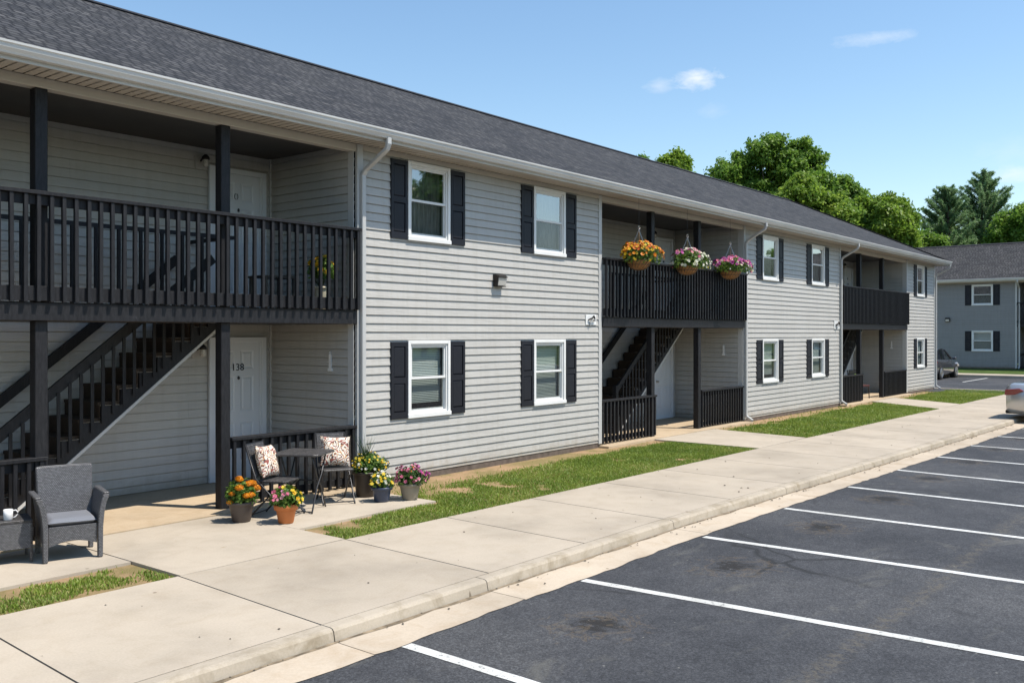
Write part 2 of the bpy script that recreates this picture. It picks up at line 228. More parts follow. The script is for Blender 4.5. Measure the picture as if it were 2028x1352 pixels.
# ------------------------------------------------------------------ mesh builder
class MB:
    def __init__(s): s.v=[]; s.f=[]; s.m=[]; s.uv=None
    def add(s,vs,fs,m=0):
        o=len(s.v); s.v.extend([tuple(p) for p in vs]); s.f.extend([tuple(i+o for i in f) for f in fs]); s.m.extend([m]*len(fs)); return s
    def box(s,x0,x1,y0,y1,z0,z1,m=0):
        return s.add([(x0,y0,z0),(x1,y0,z0),(x1,y1,z0),(x0,y1,z0),(x0,y0,z1),(x1,y0,z1),(x1,y1,z1),(x0,y1,z1)],[(0,3,2,1),(4,5,6,7),(0,1,5,4),(1,2,6,5),(2,3,7,6),(3,0,4,7)],m)
    def bar(s,p,q,w,h,m=0,up=(0,0,1)):
        p=Vector(p);q=Vector(q);d=(q-p).normalized();u=Vector(up);a=d.cross(u)
        if a.length<1e-4:a=d.cross(Vector((0,1,0)))
        a.normalize();b=a.cross(d);a*=w/2;b*=h/2
        return s.add([p-a-b,p+a-b,p+a+b,p-a+b,q-a-b,q+a-b,q+a+b,q-a+b],[(0,3,2,1),(4,5,6,7),(0,1,5,4),(1,2,6,5),(2,3,7,6),(3,0,4,7)],m)
    def tube(s,pts,r,n=8,m=0,cap=True):
        pts=[Vector(p) for p in pts]; rr=r if isinstance(r,(list,tuple)) else [r]*len(pts); rings=[]
        ref=Vector((0,0,1)) if abs((pts[1]-pts[0]).normalized().z)<.9 else Vector((1,0,0))
        for i,p in enumerate(pts):
            d=((pts[min(i+1,len(pts)-1)]-p).normalized()+(p-pts[max(i-1,0)]).normalized()).normalized() if 0<i<len(pts)-1 else (pts[min(i+1,len(pts)-1)]-pts[max(i-1,0)]).normalized()
            a=d.cross(ref).normalized(); b=a.cross(d)
            rings.append([p+(a*math.cos(2*PI*k/n)+b*math.sin(2*PI*k/n))*rr[i] for k in range(n)])
        vs=[v for g in rings for v in g]; fs=[(i*n+k,i*n+(k+1)%n,(i+1)*n+(k+1)%n,(i+1)*n+k) for i in range(len(pts)-1) for k in range(n)]
        if cap: fs+= [tuple(range(n-1,-1,-1)),tuple(range((len(pts)-1)*n,len(pts)*n))]
        return s.add(vs,fs,m)
    def lathe(s,prof,n=24,c=(0,0,0),m=0,ribs=0,ramp_=0):
        vs=[];
        for r,z in prof:
            for k in range(n):
                a=2*PI*k/n; rr=r*(1+ramp_*(math.cos(a*ribs)) if ribs else 1); vs.append((c[0]+rr*math.cos(a),c[1]+rr*math.sin(a),c[2]+z))
        fs=[(i*n+k,i*n+(k+1)%n,(i+1)*n+(k+1)%n,(i+1)*n+k) for i in range(len(prof)-1) for k in range(n)]
        return s.add(vs,fs,m)
    def prism(s,poly,axis,a,b,m=0):   # poly: 2-D points; extruded along axis from a to b
        n=len(poly)
        def P(p,t): return {'x':(t,p[0],p[1]),'y':(p[0],t,p[1]),'z':(p[0],p[1],t)}[axis]
        vs=[P(p,a) for p in poly]+[P(p,b) for p in poly]
        return s.add(vs,[tuple(range(n)),tuple(range(2*n-1,n-1,-1))]+[(i,i+n,(i+1)%n+n,(i+1)%n) for i in range(n)],m)
    def build(s,name,mats,parent=None,smooth=False,bevel=0,loc=None,uvs=None,label=None,fix=True):
        me=bpy.data.meshes.new(name); me.from_pydata(s.v,[],s.f)
        if not isinstance(mats,(list,tuple)): mats=[mats]
        for k in mats: me.materials.append(M[k])
        if len(mats)>1: me.polygons.foreach_set('material_index',s.m)
        if fix:
            import bmesh; bm=bmesh.new(); bm.from_mesh(me); bmesh.ops.recalc_face_normals(bm,faces=bm.faces); bm.to_mesh(me); bm.free()
        uv=me.uv_layers.new(name='UVMap')
        nl=len(me.loops); vi=np.empty(nl,np.int32); me.loops.foreach_get('vertex_index',vi)
        co=np.empty(len(me.vertices)*3); me.vertices.foreach_get('co',co); co=co.reshape(-1,3)
        nm=np.empty(len(me.polygons)*3); me.polygons.foreach_get('normal',nm); nm=np.abs(nm.reshape(-1,3)); lt=np.empty(len(me.polygons),np.int32); me.polygons.foreach_get('loop_total',lt)
        ax=np.repeat(np.argmax(nm+np.array([0,.01,.02]),axis=1),lt); c=co[vi]
        u=np.where(ax==0,c[:,1],c[:,0]); w=np.where(ax==2,c[:,1],c[:,2]); uv.data.foreach_set('uv',np.stack([u,w],1).ravel())
        if smooth: me.polygons.foreach_set('use_smooth',[True]*len(me.polygons))
        o=bpy.data.objects.new(name,me); COL.objects.link(o)
        if parent: o.parent=parent
        if loc: o.location=loc
        if bevel:
            b=o.modifiers.new('bevel','BEVEL'); b.width=bevel; b.segments=1; b.limit_method='ANGLE'
        if label: o['label']=label
        return o
def thing(name,label,cat,loc=(0,0,0),rz=0,group=None):
    o=bpy.data.objects.new(name,None); o.empty_display_size=.2; COL.objects.link(o); o.location=loc; o.rotation_euler=(0,0,rz); o['label']=label; o['category']=cat
    if group:o['group']=group
    return o
def tag(o,label,cat,group=None):
    o['label']=label;o['category']=cat
    if group:o['group']=group
    return o
def struct(o,kind='structure'): o['kind']=kind; return o
def kids(o): return [c for c in COL.objects if c.parent==o]
def copy_tree(o,parent=None):
    c=o.copy(); COL.objects.link(c); c.parent=parent
    for ch in kids(o): copy_tree(ch,c)
    return c
def np_mesh(name,V,F,matname,parent=None,rndattr=None,loc=None,smooth=False):
    """V (n,3), F (m,k) arrays"""
    me=bpy.data.meshes.new(name); n=len(V); m,k=F.shape
    me.vertices.add(n); me.vertices.foreach_set('co',V.astype(np.float32).ravel()); me.loops.add(m*k); me.loops.foreach_set('vertex_index',F.astype(np.int32).ravel())
    me.polygons.add(m); me.polygons.foreach_set('loop_start',np.arange(0,m*k,k,dtype=np.int32)); me.polygons.foreach_set('loop_total',np.full(m,k,np.int32)); me.update(calc_edges=True); me.materials.append(M[matname])
    if rndattr is not None:
        a=me.attributes.new('rnd','FLOAT','FACE'); a.data.foreach_set('value',rndattr.astype(np.float32))
    if smooth: me.polygons.foreach_set('use_smooth',[True]*m)
    o=bpy.data.objects.new(name,me); COL.objects.link(o)
    if parent:o.parent=parent
    if loc:o.location=loc
    return o
def unit(a): return a/np.maximum(np.linalg.norm(a,axis=1,keepdims=True),1e-9)
def leaves(P,Nrm,L,W,rs,spread=.7,droop=0):
    """leaf quads (diamond) at P, roughly facing Nrm"""
    n=len(P); nr=unit(Nrm+rs.normal(0,spread,(n,3))); t=unit(np.cross(nr,rs.normal(0,1,(n,3)))); t[:,2]-=droop; t=unit(t); b=unit(np.cross(nr,t))
    Ls=(L*rs.uniform(.6,1.3,(n,1))); Ws=(W*rs.uniform(.7,1.25,(n,1)))
    a=P-t*Ls/2; c=P+t*Ls/2; m=P+nr*Ls*.08; l=m-b*Ws/2-t*Ls*.05; r=m+b*Ws/2-t*Ls*.05
    V=np.stack([a,r,c,l],1).reshape(-1,3); F=np.arange(4*n).reshape(n,4); return V,F,rs.uniform(0,1,n)
def merge(parts):
    Vs=[];Fs=[];Rs=[];o=0
    for V,F,r in parts: Vs.append(V);Fs.append(F+o);Rs.append(r);o+=len(V)
    return np.concatenate(Vs),np.concatenate(Fs),np.concatenate(Rs)
# ------------------------------------------------------------------ apartment building generator (local: facade on y=0 facing -y)
LAP=.124; LP=.024
def siding(mb,u0,u1,z0,z1,to3d,holes=(),m=0):
    """lap siding: real stepped courses; to3d(u,off,z)->xyz, off = distance out of the wall"""
    us=sorted(set([u0,u1]+[h for H in holes for h in H[:2]])); us=[u for u in us if u0<=u<=u1]
    k0=math.floor((z0)/LAP)
    for a,b in zip(us[:-1],us[1:]):
        mid=(a+b)/2; hz=[(H[2],H[3]) for H in holes if H[0]<mid<H[1]]
        z=k0*LAP
        while z<z1-1e-6:
            for s0,s1,p0,p1 in ((0,.90,1,.35),(.90,.92,.35,.0),(.92,1,0,0)):
                A=z+s0*LAP; B=z+s1*LAP
                segs=[(max(A,z0),min(B,z1))]
                for h0,h1 in hz:
                    ns=[]
                    for c,d in segs:
                        if h1<=c or h0>=d: ns.append((c,d))
                        else:
                            if h0>c: ns.append((c,h0))
                            if h1<d: ns.append((h1,d))
                    segs=ns
                for c,d in segs:
                    if d-c<1e-5: continue
                    oc=LP*(p0+(p1-p0)*(c-A)/(B-A)); od=LP*(p0+(p1-p0)*(d-A)/(B-A))
                    mb.add([to3d(a,oc,c),to3d(b,oc,c),to3d(b,od,d),to3d(a,od,d)],[(0,1,2,3)],m)
            # underside lip
            if z>z0 and not any(h0<z<h1 for h0,h1 in hz): mb.add([to3d(a,0,z),to3d(b,0,z),to3d(b,LP,z),to3d(a,LP,z)],[(0,1,2,3)],m)
            z+=LAP
def window(root,x0,x1,z0,z1,kind='blind',sh=.34,shx=None,far=False,seed=0):
    """double-hung window in facade; x0..x1, z0..z1 outer casing"""
    w=thing_part('window',root); c=.055
    f=MB(); yo=-.045
    f.box(x0,x0+c,yo,.02,z0,z1).box(x1-c,x1,yo,.02,z0,z1).box(x0+c,x1-c,yo,.02,z1-c,z1).box(x0-.01,x1+.01,yo-.012,.02,z0-.005,z0+c)
    # inner frame steps
    a,b,p,q=x0+c,x1-c,z0+c,z1-c
    f.box(a,a+.03,yo+.02,.06,p,q).box(b-.03,b,yo+.02,.06,p,q).box(a+.03,b-.03,yo+.02,.06,q-.03,q).box(a+.03,b-.03,yo+.02,.06,p,p+.035)
    f.build('window_frame','white',w,bevel=.003)
    a+=.03;b-=.03;p+=.035;q-=.03; zm=(p+q)/2+.01
    s=MB(); t=.028
    s.box(a,a+t,-.005,.02,zm,q).box(b-t,b,-.005,.02,zm,q).box(a+t,b-t,-.005,.02,q-t,q).box(a,b,-.012,.02,zm-.018,zm+.018)
    s.build('upper_sash','white',w)
    s=MB(); s.box(a,a+t,.022,.045,p,zm-.018).box(b-t,b,.022,.045,p,zm-.018).box(a+t,b-t,.022,.045,p,p+t+.01); s.build('lower_sash','white',w)
    g=MB(); g.add([(a+t,.008,zm+.018),(b-t,.008,zm+.018),(b-t,.008,q-t),(a+t,.008,q-t)],[(0,1,2,3)]); g.build('upper_pane','glass_up' if kind!='blind' else 'glass',w,fix=False)
    g=MB(); g.add([(a+t,.012,p+t),(b-t,.012,p+t),(b-t,.012,zm-.018),(a+t,.012,zm-.018)],[(0,1,2,3)]); g.build('lower_pane','screen',w,fix=False)
    r=MB(); d=.35
    r.add([(a,.06,p),(b,.06,p),(b,d,p),(a,d,p),(a,.06,q),(b,.06,q),(b,d,q),(a,d,q)],[(0,1,2,3),(4,7,6,5),(0,3,7,4),(1,5,6,2),(3,2,6,7)]); r.build('dark_room_box','dark',w,fix=False)  # dark box added behind the panes, stands in for the unlit room
    bl=MB()
    if kind=='blind':
        zb=p+(.02 if seed%3 else .12)
        n=int((q-zb)/.026)
        for i in range(n):
            z=zb+i*.026; bl.add([(a+.01,.085,z),(b-.01,.085,z),(b-.01,.105,z+.024),(a+.01,.105,z+.024)],[(0,1,2,3)])
        bl.build('blind','blind',w,fix=False)
    else:
        n=24; zc=p
        for i in range(n):
            xa=a+(b-a)*i/n; xb=a+(b-a)*(i+1)/n; ya=.13+.02*math.sin(i*2.1+seed); yb=.13+.02*math.sin((i+1)*2.1+seed); bl.add([(xa,ya,zc),(xb,yb,zc),(xb,yb,q),(xa,ya,q)],[(0,1,2,3)])
        bl.build('curtain','curtain',w,fix=False)
    sx=shx or [(x0-sh-.012,x0-.012),(x1+.012,x1+sh+.012)]
    for u,v in sx:
        s=MB(); z0s,z1s=z0-.0,z1-.02; e=.05; y0,y1=-.042,-.018
        s.box(u,u+e,y0,0,z0s,z1s).box(v-e,v,y0,0,z0s,z1s)
        H=z1s-z0s; za=z0s+.46*H
        for ra,rb in ((z0s,z0s+.10),(za,za+.09),(z1s-.07,z1s)): s.box(u+e,v-e,y0,0,ra,rb)
        for ra,rb in ((z0s+.10,za),(za+.09,z1s-.07)):
            s.box(u+e,v-e,-.022,0,ra,rb)
            s.add([(u+e+.02,-.036,ra+.02),(v-e-.02,-.036,ra+.02),(v-e-.02,-.036,rb-.02),(u+e+.02,-.036,rb-.02),(u+e,-.023,ra),(v-e,-.023,ra),(v-e,-.023,rb),(u+e,-.023,rb)],[(0,1,2,3),(0,4,5,1),(1,5,6,2),(2,6,7,3),(3,7,4,0)])
        s.build('shutter','shutter',root)
    return w
def thing_part(name,parent):
    o=bpy.data.objects.new(name,None); o.empty_display_size=.1; COL.objects.link(o); o.parent=parent; return o
def text_mesh(txt,size,name,matn,parent,loc,rot,ext=.004):
    cu=bpy.data.curves.new('t','FONT'); cu.body=txt; cu.size=size; cu.extrude=ext; cu.align_x='CENTER'; to=bpy.data.objects.new('t',cu); COL.objects.link(to)
    dg=bpy.context.evaluated_depsgraph_get(); me=bpy.data.meshes.new_from_object(to.evaluated_get(dg)); bpy.data.objects.remove(to); bpy.data.curves.remove(cu)
    me.name=name; me.materials.clear(); me.materials.append(M[matn]); o=bpy.data.objects.new(name,me); COL.objects.link(o); o.parent=parent; o.location=loc; o.rotation_euler=rot; return o
def front_door(root,x0,x1,z0,y,num,ring=False):
    """outer casing x0..x1, floor z0, on wall plane y"""
    d=thing_part('door',root); zt=z0+2.13; c=.075
    f=MB(); f.box(x0,x0+c,y-.045,y,z0,zt).box(x1-c,x1,y-.045,y,z0,zt).box(x0+c,x1-c,y-.045,y,zt-c,zt).box(x0+c,x1-c,y-.05,y,z0,z0+.03)
    f.box(x0+c,x0+c+.03,y-.035,y,z0+.03,zt-c).box(x1-c-.03,x1-c,y-.035,y,z0+.03,zt-c); f.build('door_frame','door',d,bevel=.003)
    a,b=x0+c+.03,x1-c-.03; p=MB(); yy=y-.012; zs=z0+.03; H=zt-c-zs
    W=b-a; st=.11; rails=[0,.24,.86,1.04,1.52,1.62,H-.12]
    # slab as grid with recessed raised panels
    pans=[(.24,.82),(.98,1.52),(1.62,H-.12)]
    cols=[(a+st,a+W/2-.05),(a+W/2+.05,b-st)]
    holes=[(ca,cb,zs+pa,zs+pb) for ca,cb in cols for pa,pb in pans]
    us=sorted(set([a,b]+[h for c_ in cols for h in c_])); zz=sorted(set([zs,zs+H]+[zs+h for c_ in pans for h in c_]))
    for u0,u1 in zip(us[:-1],us[1:]):
        for w0,w1 in zip(zz[:-1],zz[1:]):
            if any(abs(h[0]-u0)<1e-6 and abs(h[2]-w0)<1e-6 for h in holes):
                e=.028
                p.add([(u0,yy,w0),(u1,yy,w0),(u1,yy,w1),(u0,yy,w1),(u0+e,yy+.010,w0+e),(u1-e,yy+.010,w0+e),(u1-e,yy+.010,w1-e),(u0+e,yy+.010,w1-e),(u0+2*e,yy+.001,w0+2*e),(u1-2*e,yy+.001,w0+2*e),(u1-2*e,yy+.001,w1-2*e),(u0+2*e,yy+.001,w1-2*e)],
                  [(0,1,5,4),(1,2,6,5),(2,3,7,6),(3,0,4,7),(4,5,9,8),(5,6,10,9),(6,7,11,10),(7,4,8,11),(8,9,10,11)])
            else: p.add([(u0,yy,w0),(u1,yy,w0),(u1,yy,w1),(u0,yy,w1)],[(0,1,2,3)])
    p.build('door_panel','door',d,fix=False)
    k=MB(); k.lathe([(.03,0),(.03,.006),(.012,.01),(.012,.03),(.027,.04),(.03,.055),(.02,.068),(.0,.07)],14); kn=k.build('door_knob','nickel',d,smooth=True,loc=(a+.07,yy,zs+.93)); kn.rotation_euler=(PI/2,0,0)
    kx=(a+b)/2-.03
    if num: text_mesh(num,.15,'door_number','metal_black',d,(kx+.03,yy-.006,z0+1.63),(PI/2,0,0))
    if ring:
        t=MB(); t.tube([(kx+.03*math.cos(v),yy-.01,z0+1.72+.045*math.sin(v)) for v in np.linspace(0,2*PI,13)],.005,5); t.build('door_number','metal_black',d)
    t=MB(); t.lathe([(0,.02),(.010,.012),(.020,-.010),(.017,-.03),(0,-.04)],10); kk=t.build('door_knocker','metal_black',d,smooth=True,loc=(kx+.04,yy-.012,z0+1.53))
def wall_lantern(root,x,z,y):
    l=thing_part('porch_light',root)
    b=MB(); b.box(x-.09,x+.09,y-.035,y-.012,z-.13,z+.06); b.build('mounting_plate','siding',l,bevel=.004)
    b=MB(); b.lathe([(.0,.075),(.02,.07),(.055,.035),(.06,.0),(.045,-.005)],14,(x,y-.16,z)); b.tube([(x,y-.03,z-.01),(x,y-.09,z+.03),(x,y-.15,z+.05)],.014,8); b.build('lantern_cap','bronze',l,smooth=True)
    b=MB(); b.lathe([(.038,0),(.042,-.06),(.04,-.10),(.0,-.11)],14,(x,y-.16,z)); b.build('lantern_glass','lampglass',l,smooth=True)
BAL=[]   # baluster registry: (distance, railing, list of boxes)
def railing(root,xa,xb,y,zb,zt,n,name,base,post_end=None,camd=0):
    r=MB(); r.box(xa,xb,y-.075,y+.05,zt-.04,zt)                        # cap
    r.box(xa,xb,y-.022,y+.016,zt-.04-.105,zt-.042)                        # sub rail behind balusters
    if base=='skirt': r.box(xa,xb,y-.022,y+.016,zb+.01,zb+.165)
    else: r.box(xa,xb,y-.022,y+.016,zb+.03,zb+.12)
    o=r.build(name,'black',root,bevel=.003)
    w=.042
    for i in range(n):
        x=xa+.03+(xb-xa-.06-w)*i/(n-1)
        BAL.append((camd+abs(xa),o,(x,x+w,y-.064,y-.0225,zb,zt-.042)))
    return o
def flush_balusters():
    BAL.sort(key=lambda t:t[0]); proto={}
    for d,o,b in BAL[:96]:
        mb=MB(); x0,x1,y0,y1,z0,z1=b
        key=round(z1-z0,3)
        if key not in proto:
            mb.add([(0,0,0),(x1-x0,0,0),(x1-x0,y1-y0,.0),(0,y1-y0,0),(0,0,z1-z0),(x1-x0,0,z1-z0),(x1-x0,y1-y0,z1-z0),(0,y1-y0,z1-z0)],[(0,3,2,1),(4,5,6,7),(0,1,5,4),(1,2,6,5),(2,3,7,6),(3,0,4,7)])
            q=mb.build('baluster','black',o,loc=(x0,y0,z0),bevel=.003); proto[key]=q
        else:
            q=proto[key].copy(); COL.objects.link(q); q.parent=o; q.location=(x0+rnd.uniform(-.004,.004),y0,z0); q.rotation_euler=(0,rnd.uniform(-.006,.006),0)
    rest={}
    for d,o,b in BAL[96:]: rest.setdefault(o.name,(o,[]))[1].append(b)
    for k,(o,bs) in rest.items():
        mb=MB()
        for b in bs: mb.box(*b)
        q=mb.build('balusters','black',o); q['kind']='stuff'
    BAL.clear()
ZE=4.92   # soffit height
FL=2.54   # balcony deck top
def bay(root,x0,x1,posts,lowr,stair0,num,nlo,nup,wallm='siding',detail=True):
    YB=1.95; xs=x1-.05
    lo=lambda c:[c]
    s=MB()
    dr=(xs-1.13,xs-.13)
    siding(s,x0,xs,0.02,ZE,lambda u,o,z:(u,YB-o,z)); 
    siding(s,0.0,YB,0.02,ZE,lambda u,o,z:(xs-o,u,z)); 
    siding(s,0.0,YB,0.02,ZE,lambda u,o,z:(x0+.05+o,u,z))
    s.build('recess_siding',wallm,root,fix=False)
    t=MB(); t.box(xs-.045,xs-.002,YB-.045,YB-.002,.02,ZE); t.box(xs-.024,xs-.0175,0,.12,.02,4.82); t.build('inside_corner_trim','trim',root)
    # ceiling upstairs, header beam, inner face
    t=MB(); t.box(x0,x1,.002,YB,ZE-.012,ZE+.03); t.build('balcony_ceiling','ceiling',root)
    t=MB(); t.box(x0+.05,x1-.027,-.012,.13,4.81,ZE-.004); t.build('header_beam','soffit',root,bevel=.004)
    # deck with stair opening: boards
    sx0=stair0+.2; sx1=stair0+3.05
    t=MB(); t.box(x0+.05,xs-.03,.03,.92,FL-.2,FL-.03); t.box(sx1+.05,xs-.03,.92,YB-.03,FL-.2,FL-.03); t.box(x0+.05,sx0-.6,.92,YB-.03,FL-.2,FL-.03)
    y=.035
    while y<YB-.1:
        if y<.90: t.box(x0+.06,xs-.035,y,y+.135,FL-.028,FL)
        else: t.box(sx1+.05,xs-.035,y,y+.135,FL-.028,FL); t.box(x0+.06,sx0-.6,y,y+.135,FL-.028,FL)
        y+=.142
    t.build('balcony_deck','deck',root)
    t=MB(); t.box(x0+.02,xs-.0,-.058,.0,FL-.20,FL-.008); t.build('rim_beam','black',root,bevel=.004)
    for px in posts:
        for z0,z1 in ((0,FL-.201),(FL+.0,4.808)):
            p=MB(); p.box(px-.066,px+.066,.002,.134,z0,z1); p.build('post','black',root,bevel=.006)
    railing(root,x0+.02,xs+.02,-.06,FL-.002,3.70,nup,'balcony_railing','skirt')
    for a,b,n in lowr: railing(root,a,b,.045,.035,.895,n,'porch_railing','low')
    # staircase
    st=thing_part('staircase',root); sl=.793; yf=.95; y1=1.9; rise=.195; run=rise/sl; n=13
    for yy in (yf,y1-.04):
        g=MB(); g.prism([(stair0-.0,0.001),(stair0-.21,.001)]+[q for i in range(12) for q in ((stair0-.21+i*run,rise*(i+1)-.045),(stair0-.21+(i+1)*run,rise*(i+1)-.045))]+[(stair0-.21+12*run,FL-.03),(stair0+(FL-.03)/sl,FL-.03)],'y',yy,yy+.04); g.build('stringer','black',st)
        g=MB(); L0=stair0+.005
        g.prism([(L0+.0,.002),(L0+.055,.002),(stair0+(FL-.03)/sl+.055,FL-.03),(stair0+(FL-.03)/sl,FL-.03)],'y',yy-.012 if yy==yf else yy-.008,yy-.001); g.build('stringer_trim','trim',st)
    tm=MB(); tm.box(0,run+.03,0,y1-.04-yf-.04,-.04,0); tm.box(.012,.03,0,y1-.04-yf-.04,-rise+.002,-.041)
    t0=None
    for i in range(n-1):
        X=stair0-.24+i*run; Z=rise*(i+1)
        if t0 is None: t0=tm.build('tread','brownwood',st,loc=(X,yf+.04,Z)); 
        else: q=t0.copy(); COL.objects.link(q); q.parent=st; q.location=(X,yf+.04,Z)
    hr=MB(); xe=stair0+(FL-.3)/sl
    def sz(x,h): return (x-stair0)*sl+h
    for yy,hh in ((yf+.02,.98),(y1-.06,1.02)):
        a=stair0-.09; hr.bar((a,yy,sz(a,hh)),(xe,yy,sz(xe,hh)),.05,.12)
    hr.build('handrail','black',st)
    # the newel at the foot, tall posts and balusters of the stair
    nw=MB(); nw.box(stair0-.16,stair0-.06,yf-.06,yf+.04,0,1.07); nw.build('newel_post','black',st,bevel=.006)
    k=0; x=stair0+.17
    sb=MB()
    while x<xe-.1:
        q=MB(); q.box(x,x+.04,yf-.028,yf-.0125,sz(x,.12),sz(x,.94)); 
        if detail: q.build('stair_baluster','black',st)
        else: sb.box(x,x+.04,yf-.028,yf-.0125,sz(x,.12),sz(x,.94))
        x+=.135
    if not detail: sb.build('stair_balusters','black',st)
    # guard round the stairwell upstairs
    gd=MB(); gd.box(sx0-.6,sx1+.05,.88,.93,FL+.95,FL+1.0); gd.box(sx1+.0,sx1+.05,.93,YB-.03,FL+.95,FL+1.0)
    x=sx0-.5
    while x<sx1: gd.box(x,x+.035,.887,.922,FL,FL+.95); x+=.29
    gd.build('stairwell_guard','black',root)
    front_door(root,dr[0],dr[1],.02,YB-.028,num,False)
    front_door(root,dr[0],dr[1],FL,YB-.028,None,True)
    wall_lantern(root,dr[0]-.17,1.98,YB); wall_lantern(root,dr[0]-.12,FL+2.18,YB)
    # white garden ornament fixed on the side wall
    o=MB(); yo=.50; X=xs-.03
    o.tube([(X,yo+.018*math.cos(v),1.92+.02*math.sin(v)) for v in np.linspace(0,2*PI,9)],.006,5)
    o.box(X-.006,X+.006,yo-.026,yo+.026,1.68,1.90)
    for k in range(5):
        v=PI/2+k*2*PI/5; o.add([(X-.012,yo,1.78),(X-.01,yo+.014*math.cos(v-.5),1.78+.014*math.sin(v-.5)),(X-.01,yo+.06*math.cos(v),1.78+.06*math.sin(v)),(X-.01,yo+.014*math.cos(v+.5),1.78+.014*math.sin(v+.5))],[(0,1,2,3)])
    o.box(X-.01,X+.01,yo-.045,yo+.045,1.655,1.70); o.build('wall_ornament','white',root)
def block(root,x0,x1,wins,kinds,wallm='siding',lamp=None,tl=True,tr=True):
    holes=[(a+.03,b-.03,z0+.03,z1-.03) for a,b,z0,z1 in wins]
    s=MB(); siding(s,x0+.04,x1-.04,.07,4.84,lambda u,o,z:(u,-o,z),holes); s.build('front_siding',wallm,root,fix=False)
    t=MB(); 
    if tl: t.box(x0-.065,x0+.045,-.030,.02,.05,ZE-.006); t.build('corner_board','trim',root,bevel=.003); t=MB()
    if tr: t.box(x1-.045,x1+.065,-.030,.02,.05,ZE-.006); t.build('corner_board','trim',root,bevel=.003)
    t=MB(); t.box(x0+.046,x1-.046,-.03,.01,4.84,ZE-.005); t.build('frieze_board','soffit',root)
    t=MB(); t.box(x0-.05,x1+.05,-.004,.3,-.2,.068); t.build('foundation','found',root)
    for i,(a,b,z0,z1) in enumerate(wins): window(root,a,b,z0,z1,kinds[i],seed=i+int(x0))
def downspout(root,X):
    d=MB(); w,t=.038,.028
    def loop(p,tx): return p
    pts=[(-.585,4.95),(-.585,4.86),(-.555,4.79),(-.12,4.55),(-.062,4.47),(-.062,.20),(-.075,.13),(-.23,.035)]
    prof=[]
    n=len(pts); vs=[]
    for i,(y,z) in enumerate(pts):
        a=pts[max(i-1,0)]; b=pts[min(i+1,n-1)]; dy,dz=b[0]-a[0],b[1]-a[1]; l=math.hypot(dy,dz); ny,nz=-dz/l,dy/l
        for sx,sn in ((-1,-1),(1,-1),(1,1),(-1,1)): vs.append((X+sx*w,y+ny*sn*t,z+nz*sn*t))
    fs=[(i*4+k,i*4+(k+1)%4,(i+1)*4+(k+1)%4,(i+1)*4+k) for i in range(n-1) for k in range(4)]+[(3,2,1,0)]
    d.add(vs,fs); d.build('downspout','trim',root,bevel=.008)
